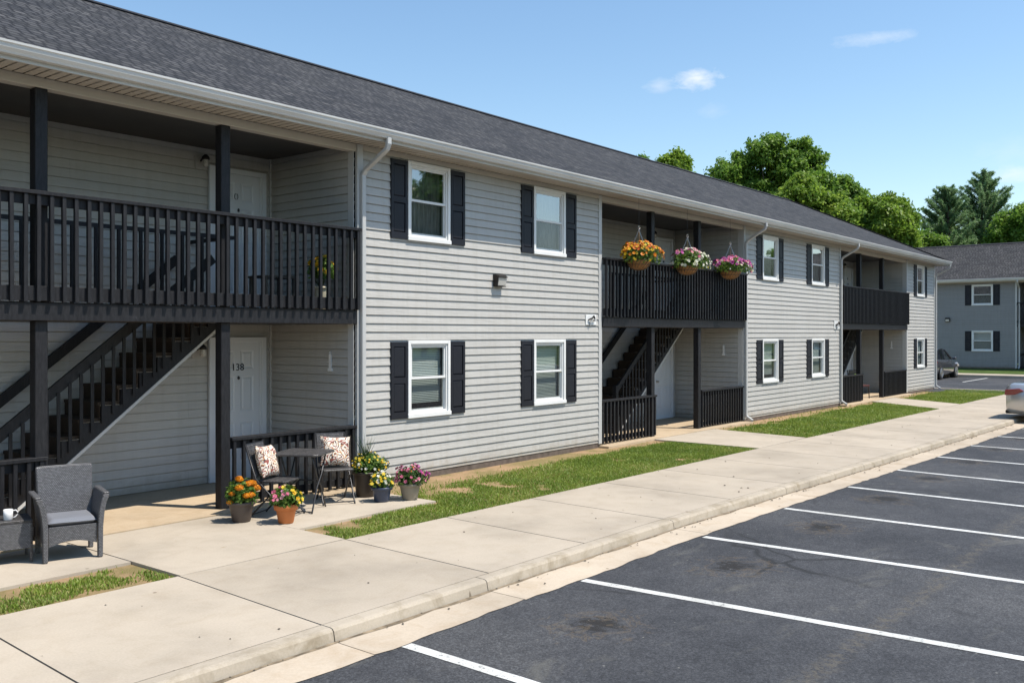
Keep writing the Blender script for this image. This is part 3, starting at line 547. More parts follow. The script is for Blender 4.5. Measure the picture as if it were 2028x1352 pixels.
def roof(root,xa,xb,depth,hipl,hipr):
    ov=.56; ye=-ov; yb=depth+ov; yr=depth/2; ze=5.035; sl=.5; zr=ze+(yr-ye)*sl
    ra=xa+((yr-ye) if hipl else 0); rb=xb-((yr-ye) if hipr else 0)
    def slab(quad,uvf,th=.03):
        pass
    me=bpy.data.meshes.new('roof'); vs=[(xa,ye,ze),(xb,ye,ze),(rb,yr,zr),(ra,yr,zr),(xb,yb,ze),(xa,yb,ze)]
    fs=[(0,1,2,3),(4,5,3,2)]; fs.append((1,4,2)); fs.append((5,0,3))
    me.from_pydata(vs,[],fs); me.materials.append(M['shingle']); uv=me.uv_layers.new(name='UVMap'); k=math.sqrt(1+sl*sl)
    for p in me.polygons:
        for li in p.loop_indices:
            v=vs[me.loops[li].vertex_index]; h=(v[2]-ze)/sl*k; u=v[0] if p.index<2 else v[1]+50; uv.data[li].uv=(u,h)
    o=bpy.data.objects.new('roof',me); COL.objects.link(o); o.parent=root
    so=o.modifiers.new('th','SOLIDIFY'); so.thickness=.02; so.offset=-1
    r=MB(); r.bar((ra,yr-.075,zr-.018),(rb,yr-.075,zr-.018),.18,.02,up=(0,-.447,.894)); r.bar((ra,yr+.075,zr-.018),(rb,yr+.075,zr-.018),.18,.02,up=(0,.447,.894))
    if hipr: r.bar((rb,yr,zr+.0),(xb,ye,ze+.0),.24,.018); r.bar((rb,yr,zr),(xb,yb,ze),.24,.018)
    r.build('ridge_cap','ridge',o)
    # fascia, soffit, gutter on front; simple on back and ends
    f=MB(); f.box(xa,xb,ye+.04,ye+.065,ZE-.03,ze-.006); f.box(xa,xb,yb-.065,yb-.04,ZE-.03,ze-.006); f.box(xb-.065,xb-.04,ye+.066,yb-.066,ZE-.03,ze-.006); f.box(xa+.04,xa+.065,ye+.066,yb-.066,ZE-.03,ze-.006); f.build('fascia','gutter',root)
    f=MB(); x=xa+.07; 
    prof=[]
    while x<xb-.07:
        x2=min(x+.094,xb-.07); f.add([(x,ye+.066,ZE),(x2,ye+.066,ZE),(x2,0,ZE),(x,0,ZE)],[(0,1,2,3)]); f.add([(x2,ye+.066,ZE),(x2+.0,ye+.066,ZE+.04),(x2+.0,0,ZE+.04),(x2,0,ZE)],[(0,1,2,3)]); x+=.11
    f.add([(xa,ye+.05,ZE+.042),(xb-.05,ye+.05,ZE+.042),(xb-.05,.0,ZE+.042),(xa,.0,ZE+.042)],[(0,1,2,3)])
    f.add([(xb-.07,ye+.07,ZE+.006),(xb-.6,0,ZE+.006),(xb-.6,yb-.6,ZE+.006),(xb-.07,yb-.07,ZE+.006)],[(0,1,2,3)]); f.add([(xa,depth,ZE),(xb-.07,depth,ZE),(xb-.07,yb-.07,ZE),(xa,yb-.07,ZE)],[(0,1,2,3)]); f.build('soffit','soffit',root,fix=False)
    g=MB(); P=[(ye+.038,4.93),(ye+.038,ze+.012),(ye+.030,ze+.012),(ye+.030,ze-.02),(ye-.07,ze-.02),(ye-.075,ze+.014),(ye-.092,ze+.010),(ye-.090,ze-.012),(ye-.078,ze-.022),(ye-.070,ze-.055),(ye-.045,ze-.085),(ye-.035,4.93)]
    g.prism(P,'x',xa-.0,xb+.06); g.build('rain_gutter','gutter',root)
    return zr
def shell(root,xa,xb,depth,wallm):
    s=MB(); siding(s,0.0,depth,.07,ZE,lambda u,o,z:(xb+o,u,z)); siding(s,xa,xb,.07,ZE,lambda u,o,z:(u,depth+o,z)); siding(s,0.0,depth,.07,ZE,lambda u,o,z:(xa-o,u,z)); s.build('outer_siding',wallm,root,fix=False)
# ------------------------------------------------------------------ main building
A=thing('apartment_building','long two-storey pale grey apartment building with black balconies, filling the left of the photo','building',(0,0,0))
W=lambda a,b,lo=(.925,2.10),up=(3.625,4.83):[(a,b)+lo,(a,b)+up]
block(A,-4.0,2.4,W(-2.6,-1.66)+W(.5,1.44),['blind','cur','blind','cur'])
block(A,9.04,15.26,W(9.985,10.925)+W(13.12,14.085),['blind','cur','blind','cur'])
block(A,21.85,28.66,W(22.90,23.90,(.92,2.06),(3.61,4.78))+W(26.30,27.32,(.94,2.06),(3.62,4.79)),['blind','cur','blind','cur'])
block(A,35.68,39.36,W(36.89,37.90,(.92,2.04),(3.62,4.81)),['blind','cur'])
bay(A,2.4,9.0,[4.565,6.825],[(2.45,4.62,16),(6.90,8.97,15)],4.45,'138',8,49)
bay(A,15.3,21.82,[17.36,19.48],[(15.35,17.48,16),(19.55,21.80,17)],17.45,None,8,50,detail=False)
bay(A,28.7,35.66,[30.66,32.99],[(28.75,30.85,15),(33.06,35.64,18)],30.75,None,8,52,detail=False)
for X in (9.055,21.845,28.665,39.45): downspout(A,X)
flush_balusters()
shell(A,-4.0,39.36,8.3,'siding'); roof(A,-4.6,39.50,8.3,False,True)
# wall pack lamp on block 1
wl=thing_part('wall_light',A)
l=MB(); x,z=12.13,3.10; l.box(x-.15,x+.15,-.05,-.018,z-.13,z+.13); l.prism([(-.05,z-.12),(-.05,z+.125),(-.12,z+.115),(-.165,z+.07),(-.135,z-.12)],'x',x-.15,x-.128); l.prism([(-.05,z+.105),(-.05,z+.135),(-.125,z+.12),(-.185,z+.072),(-.185,z+.06),(-.12,z+.098)],'x',x-.127,x+.15); l.box(x-.127,x+.15,-.135,-.05,z-.13,z-.115); l.build('lamp_housing','bronze',wl,bevel=.004)
l=MB(); l.prism([(-.052,z+.095),(-.12,z+.09),(-.165,z+.055),(-.13,z-.11),(-.052,z-.11)],'x',x-.124,x+.148); l.build('lamp_lens','lampglass',wl,bevel=.01)
wl.location=(12.13*.2,0,3.10*.2); wl.scale=(.8,.8,.8)
# utility plates with cable fittings
for X,Z,s in ((14.93,2.47,1),(28.35,2.47,1.25)):
    u=thing_part('utility_plate',A)
    p=MB(); p.box(X-.17*s,X+.19*s,-.035,-.016,Z-.10*s,Z+.10*s); p.build('cover_plate','white',u,bevel=.004)
    p=MB(); p.tube([(X-.10*s,-.05,Z+.0),(X-.02*s,-.09,Z+.035*s),(X+.02*s,-.09,Z+.075*s)],.016*s,8); p.tube([(X+.02*s,-.09,Z+.075*s),(X+.07*s,-.08,Z+.02*s)],.016*s,8); p.tube([(X+.0*s,-.07,Z-.01),(X+.11*s,-.06,Z-.01)],.014*s,8); p.build('cable_clamp','bronze',u)
    p=MB(); p.tube([(X-.0*s,-.07,Z+.0),(X-.05*s,-.06,Z-.05*s),(X-.05*s,-.05,Z-.11*s)],.017*s,8); p.build('conduit_stub','trim',u)
# ------------------------------------------------------------------ second building (turned a quarter, beyond the lot)
B=thing('apartment_building','grey two-storey building in shade facing us beyond the far parking lot','building',(57.8,0,.24),-PI/2)
WB=lambda c:[(c-.55,c+.55,.98,2.14),(c-.55,c+.55,3.58,4.76)]
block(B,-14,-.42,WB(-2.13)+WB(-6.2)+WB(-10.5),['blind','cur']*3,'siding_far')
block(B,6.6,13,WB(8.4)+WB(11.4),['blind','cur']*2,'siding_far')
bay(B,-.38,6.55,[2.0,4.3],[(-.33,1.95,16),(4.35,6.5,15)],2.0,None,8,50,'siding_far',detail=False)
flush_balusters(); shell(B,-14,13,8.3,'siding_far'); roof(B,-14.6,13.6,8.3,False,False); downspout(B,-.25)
wl=thing_part('wall_light',B); l=MB(); x,z=-3.95,2.78; l.box(x-.13,x+.13,-.13,-.018,z-.11,z+.12); l.build('lamp_housing','bronze',wl,bevel=.01); l=MB(); l.box(x-.10,x+.10,-.155,-.131,z-.09,z+.02); l.build('lamp_lens','lampglass',wl)
# ------------------------------------------------------------------ ground
g=MB(); g.add([(-400,-400,-.45),(900,-400,-.45),(900,700,-.45),(-400,700,-.45)],[(0,1,2,3)]); struct(g.build('ground','fargrass'))
def kd(x): return 0 if x<10 else -.030*(x-10)
# asphalt sheet: flat at -.15, rising to 0 beyond x=42
def az(x): return -.105+.105*min(max((x-29)/11,0),1)
g=MB(); xs_=[-60,0,10,20,29,32,35,38,40,51.3]; 
for a,b in zip(xs_[:-1],xs_[1:]): g.add([(a,-60,az(a)),(b,-60,az(b)),(b,(-4.9 if b<=38 else 60),az(b)),(a,(-4.9 if b<=38 else 60),az(a))],[(0,1,2,3)])
struct(g.build('parking_lot','asphalt'))
def poly(mb,pts,z,m=0,skirt=None):
    n=len(pts); mb.add([(x,y,z) for x,y in pts],[tuple(range(n))],m)
    if skirt is not None: mb.add([(x,y,z) for x,y in pts]+[(x,y,skirt) for x,y in pts],[(i,(i+1)%n,(i+1)%n+n,i+n) for i in range(n)],m)
# lawn soil under everything on the island
isl=[(-60,-4.4)]+[(x,-4.4+kd(x)) for x in (10,20,30,36)]+[(38.4,-4.6),(39.6,-3.6),(40.0,-2.2),(40.2,0),(40.4,12),(40.4,60),(-60,60)]
g=MB(); poly(g,isl,-.03,0,-.4); struct(g.build('lawn_soil','soil'))
# sidewalk slabs (gaps are real)
JX=[-6.0,-4.2,-2.4,-.6,1.15,2.95,4.69,6.65,8.21,9.87]; x=9.87
while x<36: x+=1.72; JX.append(x)
def inner(x): return -2.40-.0125*max(x-3,0) if x<12 else -2.51-.014*(x-12)
def outer(x): return -4.55+kd(x)
sk=-.11; g=MB(); gp=.008
for a,b in zip(JX[:-1],JX[1:]):
    P=[(a+gp,inner(a)),(a+gp+sk,outer(a)+.011),(b-gp+sk,outer(b)+.011),(b-gp,inner(b))]; poly(g,P,0,0,-.05)
e=JX[-1]; poly(g,[(e+gp,inner(e)),(e+gp+sk,outer(e)),(37.2,-4.9),(38.8,-4.2),(39.7,-3.1),(39.9,-2.6)],0,0,-.05)
struct(g.build('sidewalk','conc'))
g=MB(); poly(g,[(-6,inner(-6)-.02)]+[(x,outer(x)+.04) for x in (-6,10,20,30,36)]+[(36,-3.0),(20,-2.7),(10,-2.55)],-.012); struct(g.build('sidewalk_joint_dirt','joint'))
# entry walks
g=MB()
def wpoly(a,b,c,d,y0,y1): # near wall a,b ; at sidewalk c,d
    poly(g,[(a,y0),(c,y1),(d,y1),(b,y0)],.0,0,-.12)
wpoly(4.71,6.66,4.71,6.66,-.245,inner(5)+.012)
wpoly(17.0,19.72,16.95,19.3,-.245,inner(17)+.012); wpoly(31.0,33.3,29.2,31.6,-.245,inner(30)+.012)
struct(g.build('entry_walk','conc_white'))
g=MB(); poly(g,[(-3,-.245),(-3,-1.57),(4.698,-1.57),(4.698,-.245)],-.002,0,-.12); poly(g,[(6.672,-.245),(6.672,-1.61),(8.93,-1.61),(8.93,-.245)],-.002,0,-.12); struct(g.build('patio','conc_white'))
g=MB()
for a,b in ((2.35,9.0),(15.25,21.9),(28.65,35.7)): poly(g,[(a,-.235),(b,-.235),(b,1.95),(a,1.95)],.012,0,-.2)
struct(g.build('porch_floor','porch'))
# kerb: segments with gaps, rounded nose; gutter pan
KJ=[-6,-3,-.2,2.55,4.58,6.35,9.75,12.9,16,19.1,22.2,25.3,28.4,31.5,34.6]
g=MB(); h=MB()
def kprof(x,z0): y=outer(x); return [(y,-.0),(y-.095,-.001),(y-.118,-.007),(y-.134,-.024),(y-.155,z0-.02)]
for a,b in zip(KJ[:-1],KJ[1:]):
    a2,b2=a+.005,b-.005; nseg=max(1,int((b2-a2)/1.0)); 
    for i in range(nseg):
        u=a2+(b2-a2)*i/nseg; w=a2+(b2-a2)*(i+1)/nseg; pa=kprof(u,az(u)); pb=kprof(w,az(w)); n=len(pa)
        g.add([(u,y,z) for y,z in pa]+[(w,y,z) for y,z in pb],[(k,k+1,k+1+n,k+n) for k in range(n-1)])
    for u,sgn in ((a2,1),(b2,-1)):
        p=kprof(u,az(u)); g.add([(u,y,z) for y,z in p]+[(u,outer(u),-.2)],[tuple(range(len(p)+1))])
# rounded end towards the far lot
ends=[(34.6,outer(34.6)),(37,-5.25),(38.6,-4.75),(39.8,-3.8),(40.25,-2.6),(40.4,0),(40.6,12)]
for (x0,y0),(x1,y1) in zip(ends[:-1],ends[1:]):
    d=Vector((x1-x0,y1-y0)).normalized(); nx,ny=-d.y,d.x
    g.add([(x0,y0,-.0),(x1,y1,-.0),(x1-nx*-.3,y1-ny*-.3,.001),(x0-nx*-.3,y0-ny*-.3,.001),(x0,y0,-.3),(x1,y1,-.3)],[(0,1,2,3),(0,1,5,4)])
struct(g.build('kerb','kerb'))
xs2=np.arange(-6,36.1,1.0); jag=NR.uniform(-.03,.03,len(xs2)*5)
pts=[]; X2=np.arange(-6,36,.2)
for a,b in zip(KJ[:-1],KJ[1:]):
    a2,b2=a+.004,b-.004; n=max(2,int((b2-a2)/.15)); top=[]; bot=[]
    for i in range(n+1):
        x=a2+(b2-a2)*i/n; top.append((x,outer(x)-.160)); bot.append((x,outer(x)-.575+NR.uniform(-.016,.016)+.012*math.sin(x*2.3)))
    vs=[(x,y,az(x)+.010) for x,y in top]+[(x,y,az(x)+.006) for x,y in bot]; g2=n+1
    h.add(vs,[(i,i+1,i+1+g2,i+g2) for i in range(n)])
struct(h.build('gutter_pan','pan'))
h=MB(); n=420; vs=[]
for i in range(n+1):
    x=-6+41*i/n; y=outer(x)-.160; w=.018+.03*abs(math.sin(i*.37)*math.sin(i*.11+1))+rnd.uniform(0,.012); vs+=[(x,y,az(x)+.013),(x,y-w,az(x)+.0125)]
h.add(vs,[(2*i,2*i+1,2*i+3,2*i+2) for i in range(n)]); struct(h.build('kerb_foot_strip','joint_tan'))  # irregular brown strip along the foot of the kerb
# far sidewalk, kerb and grass bank in front of building 2
g=MB(); g.add([(51.2,-60,-.1),(51.2,60,-.1),(51.2,60,.13),(51.2,-60,.13),(53.2,60,.13),(53.2,-60,.13)],[(0,1,2,3),(3,2,4,5)]); struct(g.build('sidewalk','conc'))
g=MB(); g.add([(53.2,-60,.12),(53.2,60,.12),(57.9,60,.25),(57.9,-60,.25),(90,60,.25),(90,-60,.25)],[(0,1,2,3),(3,2,4,5)]); struct(g.build('grass_bank','fargrass'))
# small grit and leaf litter in the gutter and on the walk
g=MB()
for i in range(260):
    x=rnd.uniform(1,30); k=rnd.random()
    if k<.75: y=outer(x)-.165-abs(rnd.gauss(0,.07)); z=az(x)+.014
    else: y=rnd.uniform(outer(x)+.05,inner(x)-.05); z=.002
    q=rnd.uniform(.005,.014)*(1.0 if x<12 else 1.4); a=rnd.uniform(0,6.28); u,v=math.cos(a)*q,math.sin(a)*q
    g.add([(x-u,y-v,z),(x+v,y-u,z+q*.3),(x+u,y+v,z),(x-v,y+u,z+q*.4),(x,y,z+q*.7)],[(0,1,4),(1,2,4),(2,3,4),(3,0,4)])
o=g.build('leaf_litter','joint'); o['kind']='stuff'
# parking lines
LN=[(4.97,-5.06,4.90),(7.34,-5.05,7.56),(9.78,-5.07,9.90),(12.06,-5.10,12.02),(14.37,-5.16,14.18),(16.68,-5.22,16.32),(18.95,-5.28,18.65),(21.3,-5.34,21.0),(23.6,-5.42,23.3),(25.9,-5.5,25.6),(28.2,-5.55,28.0),(30.6,-5.6,30.4)]
LN=[(a*.981,-10.074+(y+10.074)*.981,b*.981) for a,y,b in LN]
for i,(xa,ya,xb) in enumerate([(2.55,-5.06,2.4)]+LN):
    z=.004; L=5.4; dx=(xb-xa)/3.6*L if i else -.1
    g=MB(); w=.052; n=36; vs=[]
    for k in range(n+1):
        t=k/n; X=xa+dx*t; Y=ya-L*t; vs+=[(X-w+rnd.uniform(-.003,.003),Y,az(X)+z),(X+w+rnd.uniform(-.003,.003),Y,az(X)+z)]
    g.add(vs,[(2*k,2*k+1,2*k+3,2*k+2) for k in range(n)]); g.build('parking_line','line')
    o=COL.objects[-1]; o['kind']='structure'
for Y in (-5.0,-2.3,.45,3.2,5.9): g=MB(); g.add([(46.0,Y-.05,.004),(50.9,Y-.05,.004),(50.9,Y+.05,.004),(46.0,Y+.05,.004)],[(0,1,2,3)]); o=g.build('parking_line','line'); o['kind']='structure'
# ------------------------------------------------------------------ grass
def vnoise(x,y,s,seed):
    r=np.random.RandomState(seed); T=r.rand(64,64); X=x*s; Y=y*s; xi=np.floor(X).astype(int); yi=np.floor(Y).astype(int); fx=X-xi; fy=Y-yi; fx=fx*fx*(3-2*fx); fy=fy*fy*(3-2*fy)
    g=lambda a,b:T[a%64,b%64]; return (g(xi,yi)*(1-fx)+g(xi+1,yi)*fx)*(1-fy)+(g(xi,yi+1)*(1-fx)+g(xi+1,yi+1)*fx)*fy
GA=[((-1.0,4.68),(-1.6,-2.38),5200,0),((6.69,8.95),(-1.63,-2.53),5200,1),((8.95,16.97),(-.05,-2.55),4200,2),((19.5,31.0),(-.05,-2.9),1800,3),((31.6,40.0),(-.05,-3.1),1400,4)]
V=[];F=[];Rn=[];off=0
for (xa,xb),(ya,yb),den,kd_ in GA:
    n=int((xb-xa)*(ya-yb)*den); x=NR.uniform(xa,xb,n); y=NR.uniform(yb,ya,n)
    e=.035*(vnoise(x,y,6,3)-.3); keep=(y>np.where(x<12,-2.40-.0125*np.maximum(x-3,0),-2.51-.014*(x-12))+e-.035)
    if kd_==3: t=(y+.2)/-2.6; keep&=(x<31.0-1.8*t)&(x>19.72-.4*t)
    if kd_==4: t=(y+.2)/-2.9; keep&=(x>33.3-1.7*t)
    m=vnoise(x,y,1.5,5)*.6+vnoise(x,y,4.3,9)*.4
    thr={0:.62,1:.38,2:.24,3:.22,4:.20}[kd_]
    p=np.clip((m-thr+.04)/.07,(0.015 if kd_<2 else .04),1)
    if kd_>=2:
        dw=-y; edge=.38+.22*(vnoise(x,y,2.2,17)); p*=np.clip((dw-edge)/.18,0.03,1)
        if kd_==2: p*=np.clip((dw-(.85-.08*(x-9)))/.5+.35,0.1,1)
    keep&=NR.rand(n)<p; x=x[keep];y=y[keep]; n=len(x)
    hgt=NR.uniform(.014,.044,n)*(1 if kd_<3 else 1.25); w=NR.uniform(.0035,.007,n)*(1 if kd_<3 else 2.0); a=NR.uniform(0,2*PI,n); ln=NR.uniform(.1,.9,n)*hgt; b=a+NR.uniform(-.8,.8,n)+PI/2
    z0=np.full(n,-.03); dx,dy=np.cos(a),np.sin(a); lx,ly=np.cos(b)*ln,np.sin(b)*ln
    P0=np.stack([x-dx*w,y-dy*w,z0],1); P1=np.stack([x+dx*w,y+dy*w,z0],1); P2=np.stack([x+lx*.45+dx*w*.8,y+ly*.45+dy*w*.8,z0+hgt*.6],1); P3=np.stack([x+lx*.45-dx*w*.8,y+ly*.45-dy*w*.8,z0+hgt*.6],1); P4=np.stack([x+lx,y+ly,z0+hgt],1)
    V.append(np.stack([P0,P1,P2,P3,P4],1).reshape(-1,3)); i=np.arange(n)*5+off; F.append(np.stack([i,i+1,i+2,i+3],1)); F.append(np.stack([i+3,i+2,i+4,i+4],1)[:,:4]); rr=np.clip(NR.beta(2,2.6,n)+.4*(vnoise(x,y,.9,21)-.45),0,1); Rn+= [rr,rr]; off+=5*n
V=np.concatenate(V)
quads=np.concatenate([f for k,f in enumerate(F) if k%2==0]); tris=np.concatenate([f[:,:3] for k,f in enumerate(F) if k%2==1]); rq=np.concatenate([r for k,r in enumerate(Rn) if k%2==0])
T3=np.concatenate([quads[:,[0,1,2]],quads[:,[0,2,3]],tris]); o=np_mesh('grass',V,T3,'grass',rndattr=np.concatenate([rq,rq,rq])); o['kind']='stuff'
# ------------------------------------------------------------------ furniture and plants
FU=lambda:None
def armchair(loc,rz):
    t=thing('wicker_armchair','grey wicker armchair with grey seat cushion on the patio at left','armchair',loc,rz)
    # local: front faces -y, width along x
    for s in (-1,1):
        b=MB(); x0=.285; 
        # side panel, flaring outwards towards the arm; front leg is its front edge
        prof=[(0,.035),(.30,.035),(.42,.045),(.52,.06),(.615,.085)]
        vs=[];
        for z,fx in [(.16,.0),(.30,.0),(.44,.012),(.54,.03),(.62,.06)]:
            xo=x0+.02+fx; xi=x0-.02+fx
            vs+=[(s*xi,-.25+fx*.3,z),(s*xo,-.25+fx*.3,z),(s*xo,.28,z),(s*xi,.28,z)]
        fs=[(i*4+k,i*4+(k+1)%4,(i+1)*4+(k+1)%4,(i+1)*4+k) for i in range(4) for k in range(4)]+[(0,1,2,3),(16,17,18,19)]
        b.add(vs,fs); b.build('side_panel','wick_gray',t,bevel=.008)
        a=MB(); pts=[(s*.375,-.30,.585),(s*.375,-.27,.628),(s*.372,.0,.635),(s*.36,.22,.64)]
        a.prism([(-.036,0),(.036,0),(.036,.022),(-.036,.022)],'y',-.29,.24); a.build('armrest','wick_gray',t,loc=(s*.355,0,.612),bevel=.012)
        for y0,y1,nm in ((-.325,-.25,'leg'),(.22,.28,'leg')):
            l=MB(); zt=.60 if y0<0 else .2
            vs=[]; 
            for z,fx,w in ([(0,0,.025),(.3,0,.028),(.44,.012,.030),(.54,.034,.032),(.612,.065,.034)] if y0<0 else [(0,0,.025),(.17,0,.03)]):
                cx=s*(x0+fx); vs+=[(cx-w,y0,z),(cx+w,y0,z),(cx+w,y1,z),(cx-w,y1,z)]
            k=len(vs)//4; l.add(vs,[(i*4+q,i*4+(q+1)%4,(i+1)*4+(q+1)%4,(i+1)*4+q) for i in range(k-1) for q in range(4)]+[(3,2,1,0),tuple(range(4*k-4,4*k))]); l.build('leg','wick_gray',t,bevel=.008)
    b=MB(); n=12; vs=[]
    for i in range(n+1):
        u=-1+2*i/n; x=u*.30; zt=.865+.008*u*u; d=.03*(1-u*u)
        vs+=[(x*.97,.17+d*.5,.34),(x*1.02,.27+d,.86 if abs(u)<1 else .855),(x*1.02,.305+d,.865),(x*.97,.215+d*.5,.34)]
    b.add(vs,[(i*4+k,i*4+(k+1)%4,(i+1)*4+(k+1)%4,(i+1)*4+k) for i in range(n) for k in range(4)]+[(0,1,2,3),(4*n,4*n+1,4*n+2,4*n+3)]); b.build('backrest','wick_gray',t,bevel=.012)
    b=MB(); b.box(-.25,.25,-.27,.2,.30,.335); b.build('seat','wick_gray',t)
    b=MB(); n=14; pts=[(-.25,.335)]+[(.25,.335)]+[(.25-.5*i/n,.145-.0+.045*math.sin(PI*i/n)-.02*0) for i in range(n+1)]
    b.prism(pts,'y',-.295,-.265); b.build('front_apron','wick_gray',t)
    c=MB(); nx,ny=14,12
    def cs(u,v,top):
        e=max(abs(u),abs(v)); r=1-max(0,(e-.86)/.14)**2; zz=.37+(.035*r if top else -.033*r)+ (.006*math.sin(u*3)*math.cos(v*2) if top else 0); return (u*.255,-.045+v*.25,zz+.0)
    for top in (0,1):
        vs=[cs(-1+2*i/nx,-1+2*j/ny,top) for j in range(ny+1) for i in range(nx+1)]; c.add(vs,[(j*(nx+1)+i,j*(nx+1)+i+1,(j+1)*(nx+1)+i+1,(j+1)*(nx+1)+i) for j in range(ny) for i in range(nx)])
    c.build('seat_cushion','cushion',t,smooth=True); return t
ch=armchair((4.46,-.81,0),R(-17)); ch.scale=(.86,.92,1.0)
def side_table():
    t=thing('wicker_side_table','low grey wicker side table cut by the left edge of the photo','table',(3.90,-.58,0),R(-17))
    b=MB(); b.box(-.27,.27,-.2,.2,.385,.41); b.build('tabletop','wick_black',t,bevel=.006)
    b=MB(); b.box(-.262,.262,-.197,-.185,.14,.384).box(-.262,.262,.185,.197,.14,.384).box(-.262,-.25,-.184,.184,.14,.384).box(.25,.262,-.184,.184,.14,.384); b.build('woven_apron','wick_gray',t)
    for x in (-.255,.255):
        for y in (-.188,.188): b=MB(); b.tube([(x,y,0),(x,y,.384)],.014,8); b.build('leg','wick_black',t)
    return t
side_table()
m=thing('coffee_mug','white coffee mug on the wicker side table','mug',(3.94,-.68,.41),R(-25))
b=MB(); b.lathe([(0,.004),(.034,.004),(.036,0),(.040,.004),(.042,.05),(.043,.10),(.040,.10),(.038,.05),(.036,.012),(0,.012)],24); b.build('cup','ceramic',m,smooth=True)
b=MB(); b.tube([(.040,0,.085),(.065,0,.09),(.082,0,.07),(.08,0,.045),(.062,0,.025),(.040,0,.02)],.006,8); b.build('handle','ceramic',m,smooth=True)
b=MB(); b.lathe([(0,.085),(.038,.085)],20); b.build('coffee','coffee',m)
# bistro table
bt=thing('bistro_table','small square dark wicker folding table between the two bistro chairs','table',(7.45,-.74,0),R(28))
b=MB(); s=.305; c=.05; P=[(-s+c,-s),(s-c,-s),(s,-s+c),(s,s-c),(s-c,s),(-s+c,s),(-s,s-c),(-s,-s+c)]; b.prism(P,'z',.70,.728); b.build('tabletop','wick_black',bt,bevel=.008)
for sy in (-1,1):
    y=sy*.20
    for sx in (-1,1):
        b=MB(); b.tube([(sx*.25,y+sx*.012,.0),(sx*.235,y+sx*.012,.02),(sx*.09,y+sx*.012,.30),(-sx*.05,y+sx*.012,.44),(-sx*.20,y+sx*.012,.70)],.011,8); b.build('leg','metal_black',bt,smooth=True)
for p,q in (((.06,-.2,.36),(.06,.2,.36)),((-.235,-.2,.02),(-.235,.2,.02))): b=MB(); b.tube([p,q],.008,6); b.build('crossbar','metal_black',bt)
def bistro_chair(loc,rz,label,lean=.2):
    t=thing('bistro_chair',label,'chair',loc,rz,'bistro chairs at the small table')   # local: front -y
    b=MB(); b.prism([(-.19,-.20),(.19,-.20),(.205,-.17),(.205,.17),(.19,.19),(-.19,.19),(-.205,.17),(-.205,-.17)],'z',.425,.447); b.build('seat','wick_black',t,bevel=.008)
    b=MB(); a0=Vector((0,.19,.45)); a1=Vector((0,.33,.86)); b.bar(a0+Vector((0,0,.04)),a1,.37,.018,up=(0,-1,.34)); b.build('backrest','wick_black',t,bevel=.006)
    for sx in (-1,1):
        b=MB(); b.tube([(sx*.205,-.24,0),(sx*.205,-.22,.03),(sx*.205,.0,.28),(sx*.205,.19,.46),(sx*.20,.335,.865)],.011,8); b.build('leg','metal_black',t,smooth=True)
        b=MB(); b.tube([(sx*.185,.27,0),(sx*.185,.25,.03),(sx*.185,.0,.28),(sx*.185,-.17,.425)],.011,8); b.build('leg','metal_black',t,smooth=True)
    for p,q,r in (((-.205,-.22,.03),(.205,-.22,.03),.008),((-.185,.25,.03),(.185,.25,.03),.008),((-.2,.335,.865),(.2,.335,.865),.011)): b=MB(); b.tube([p,q],r,8); b.build('crossbar','metal_black',t)
    return t
bistro_chair((7.02,-.80,0),R(24),'bistro chair left of the small table, seen from its side with a pillow')
c2=bistro_chair((8.06,-.62,0),R(-28),'bistro chair right of the small table, standing against the railing with a pillow')
def pillow(loc,rot,label):
    b=MB(); n=16; s=.20
    for sg in (-1,1):
        vs=[]
        for j in range(n+1):
            for i in range(n+1):
                u=-1+2*i/n; v=-1+2*j/n; pin=1-.10*(1-abs(u)**2)*abs(v)**3-.0; pu=u*(1-.09*(1-v*v)*abs(u)**3); pv=v*(1-.09*(1-u*u)*abs(v)**3)
                th=.075*((1-u**4)*(1-v**4))**.55; vs.append((pu*s,sg*th+.006*math.sin(5*u+3*v),pv*s))
        b.add(vs,[(j*(n+1)+i,j*(n+1)+i+1,(j+1)*(n+1)+i+1,(j+1)*(n+1)+i) for j in range(n) for i in range(n)])
    o=b.build('throw_pillow','pillow',None,smooth=True,loc=loc); o.rotation_euler=rot; tag(o,label,'pillow','patterned throw pillows'); return o
pillow((6.955,-.665,.655),(R(-19),R(4),R(24)),'patterned throw pillow on the left bistro chair')
pillow((8.10,-.575,.655),(R(-20),R(4),R(-28)),'patterned throw pillow on the right bistro chair')
# ---- plants
def flowers(P,Nrm,size,np_,rs,cup=.25):
    """five-petal blossoms"""
    out=[]; n=len(P); nr=unit(Nrm+rs.normal(0,.35,(n,3))); t=unit(np.cross(nr,rs.normal(0,1,(n,3)))); b=np.cross(nr,t); sz=size*rs.uniform(.75,1.2,(n,1)); r0=rs.uniform(0,1,n)
    for k in range(np_):
        a=2*PI*k/np_; d=t*math.cos(a)+b*math.sin(a); e=-t*math.sin(a)+b*math.cos(a); w=sz*2.2/np_
        V=np.stack([P,P+d*sz*.6+e*w+nr*sz*cup*.6,P+d*sz+nr*sz*cup*.8,P+d*sz*.6-e*w+nr*sz*cup*.6],1).reshape(-1,3); out.append((V,np.arange(4*n).reshape(n,4),np.clip(r0+rs.uniform(-.15,.15,n),0,1)))
    return merge(out)
def dome(n,c,r,rs,zmin=-.25,inner_=.0):
    d=unit(rs.normal(0,1,(n,3))); d[:,2]=np.where(d[:,2]<zmin,-d[:,2],d[:,2]); q=rs.uniform(inner_,1,(n,1))**.5; lump=1+.18*np.sin(d[:,:1]*5+c[0]*9)*np.cos(d[:,1:2]*6+c[1]*7); return np.array(c)+d*np.array(r)*q*lump,d
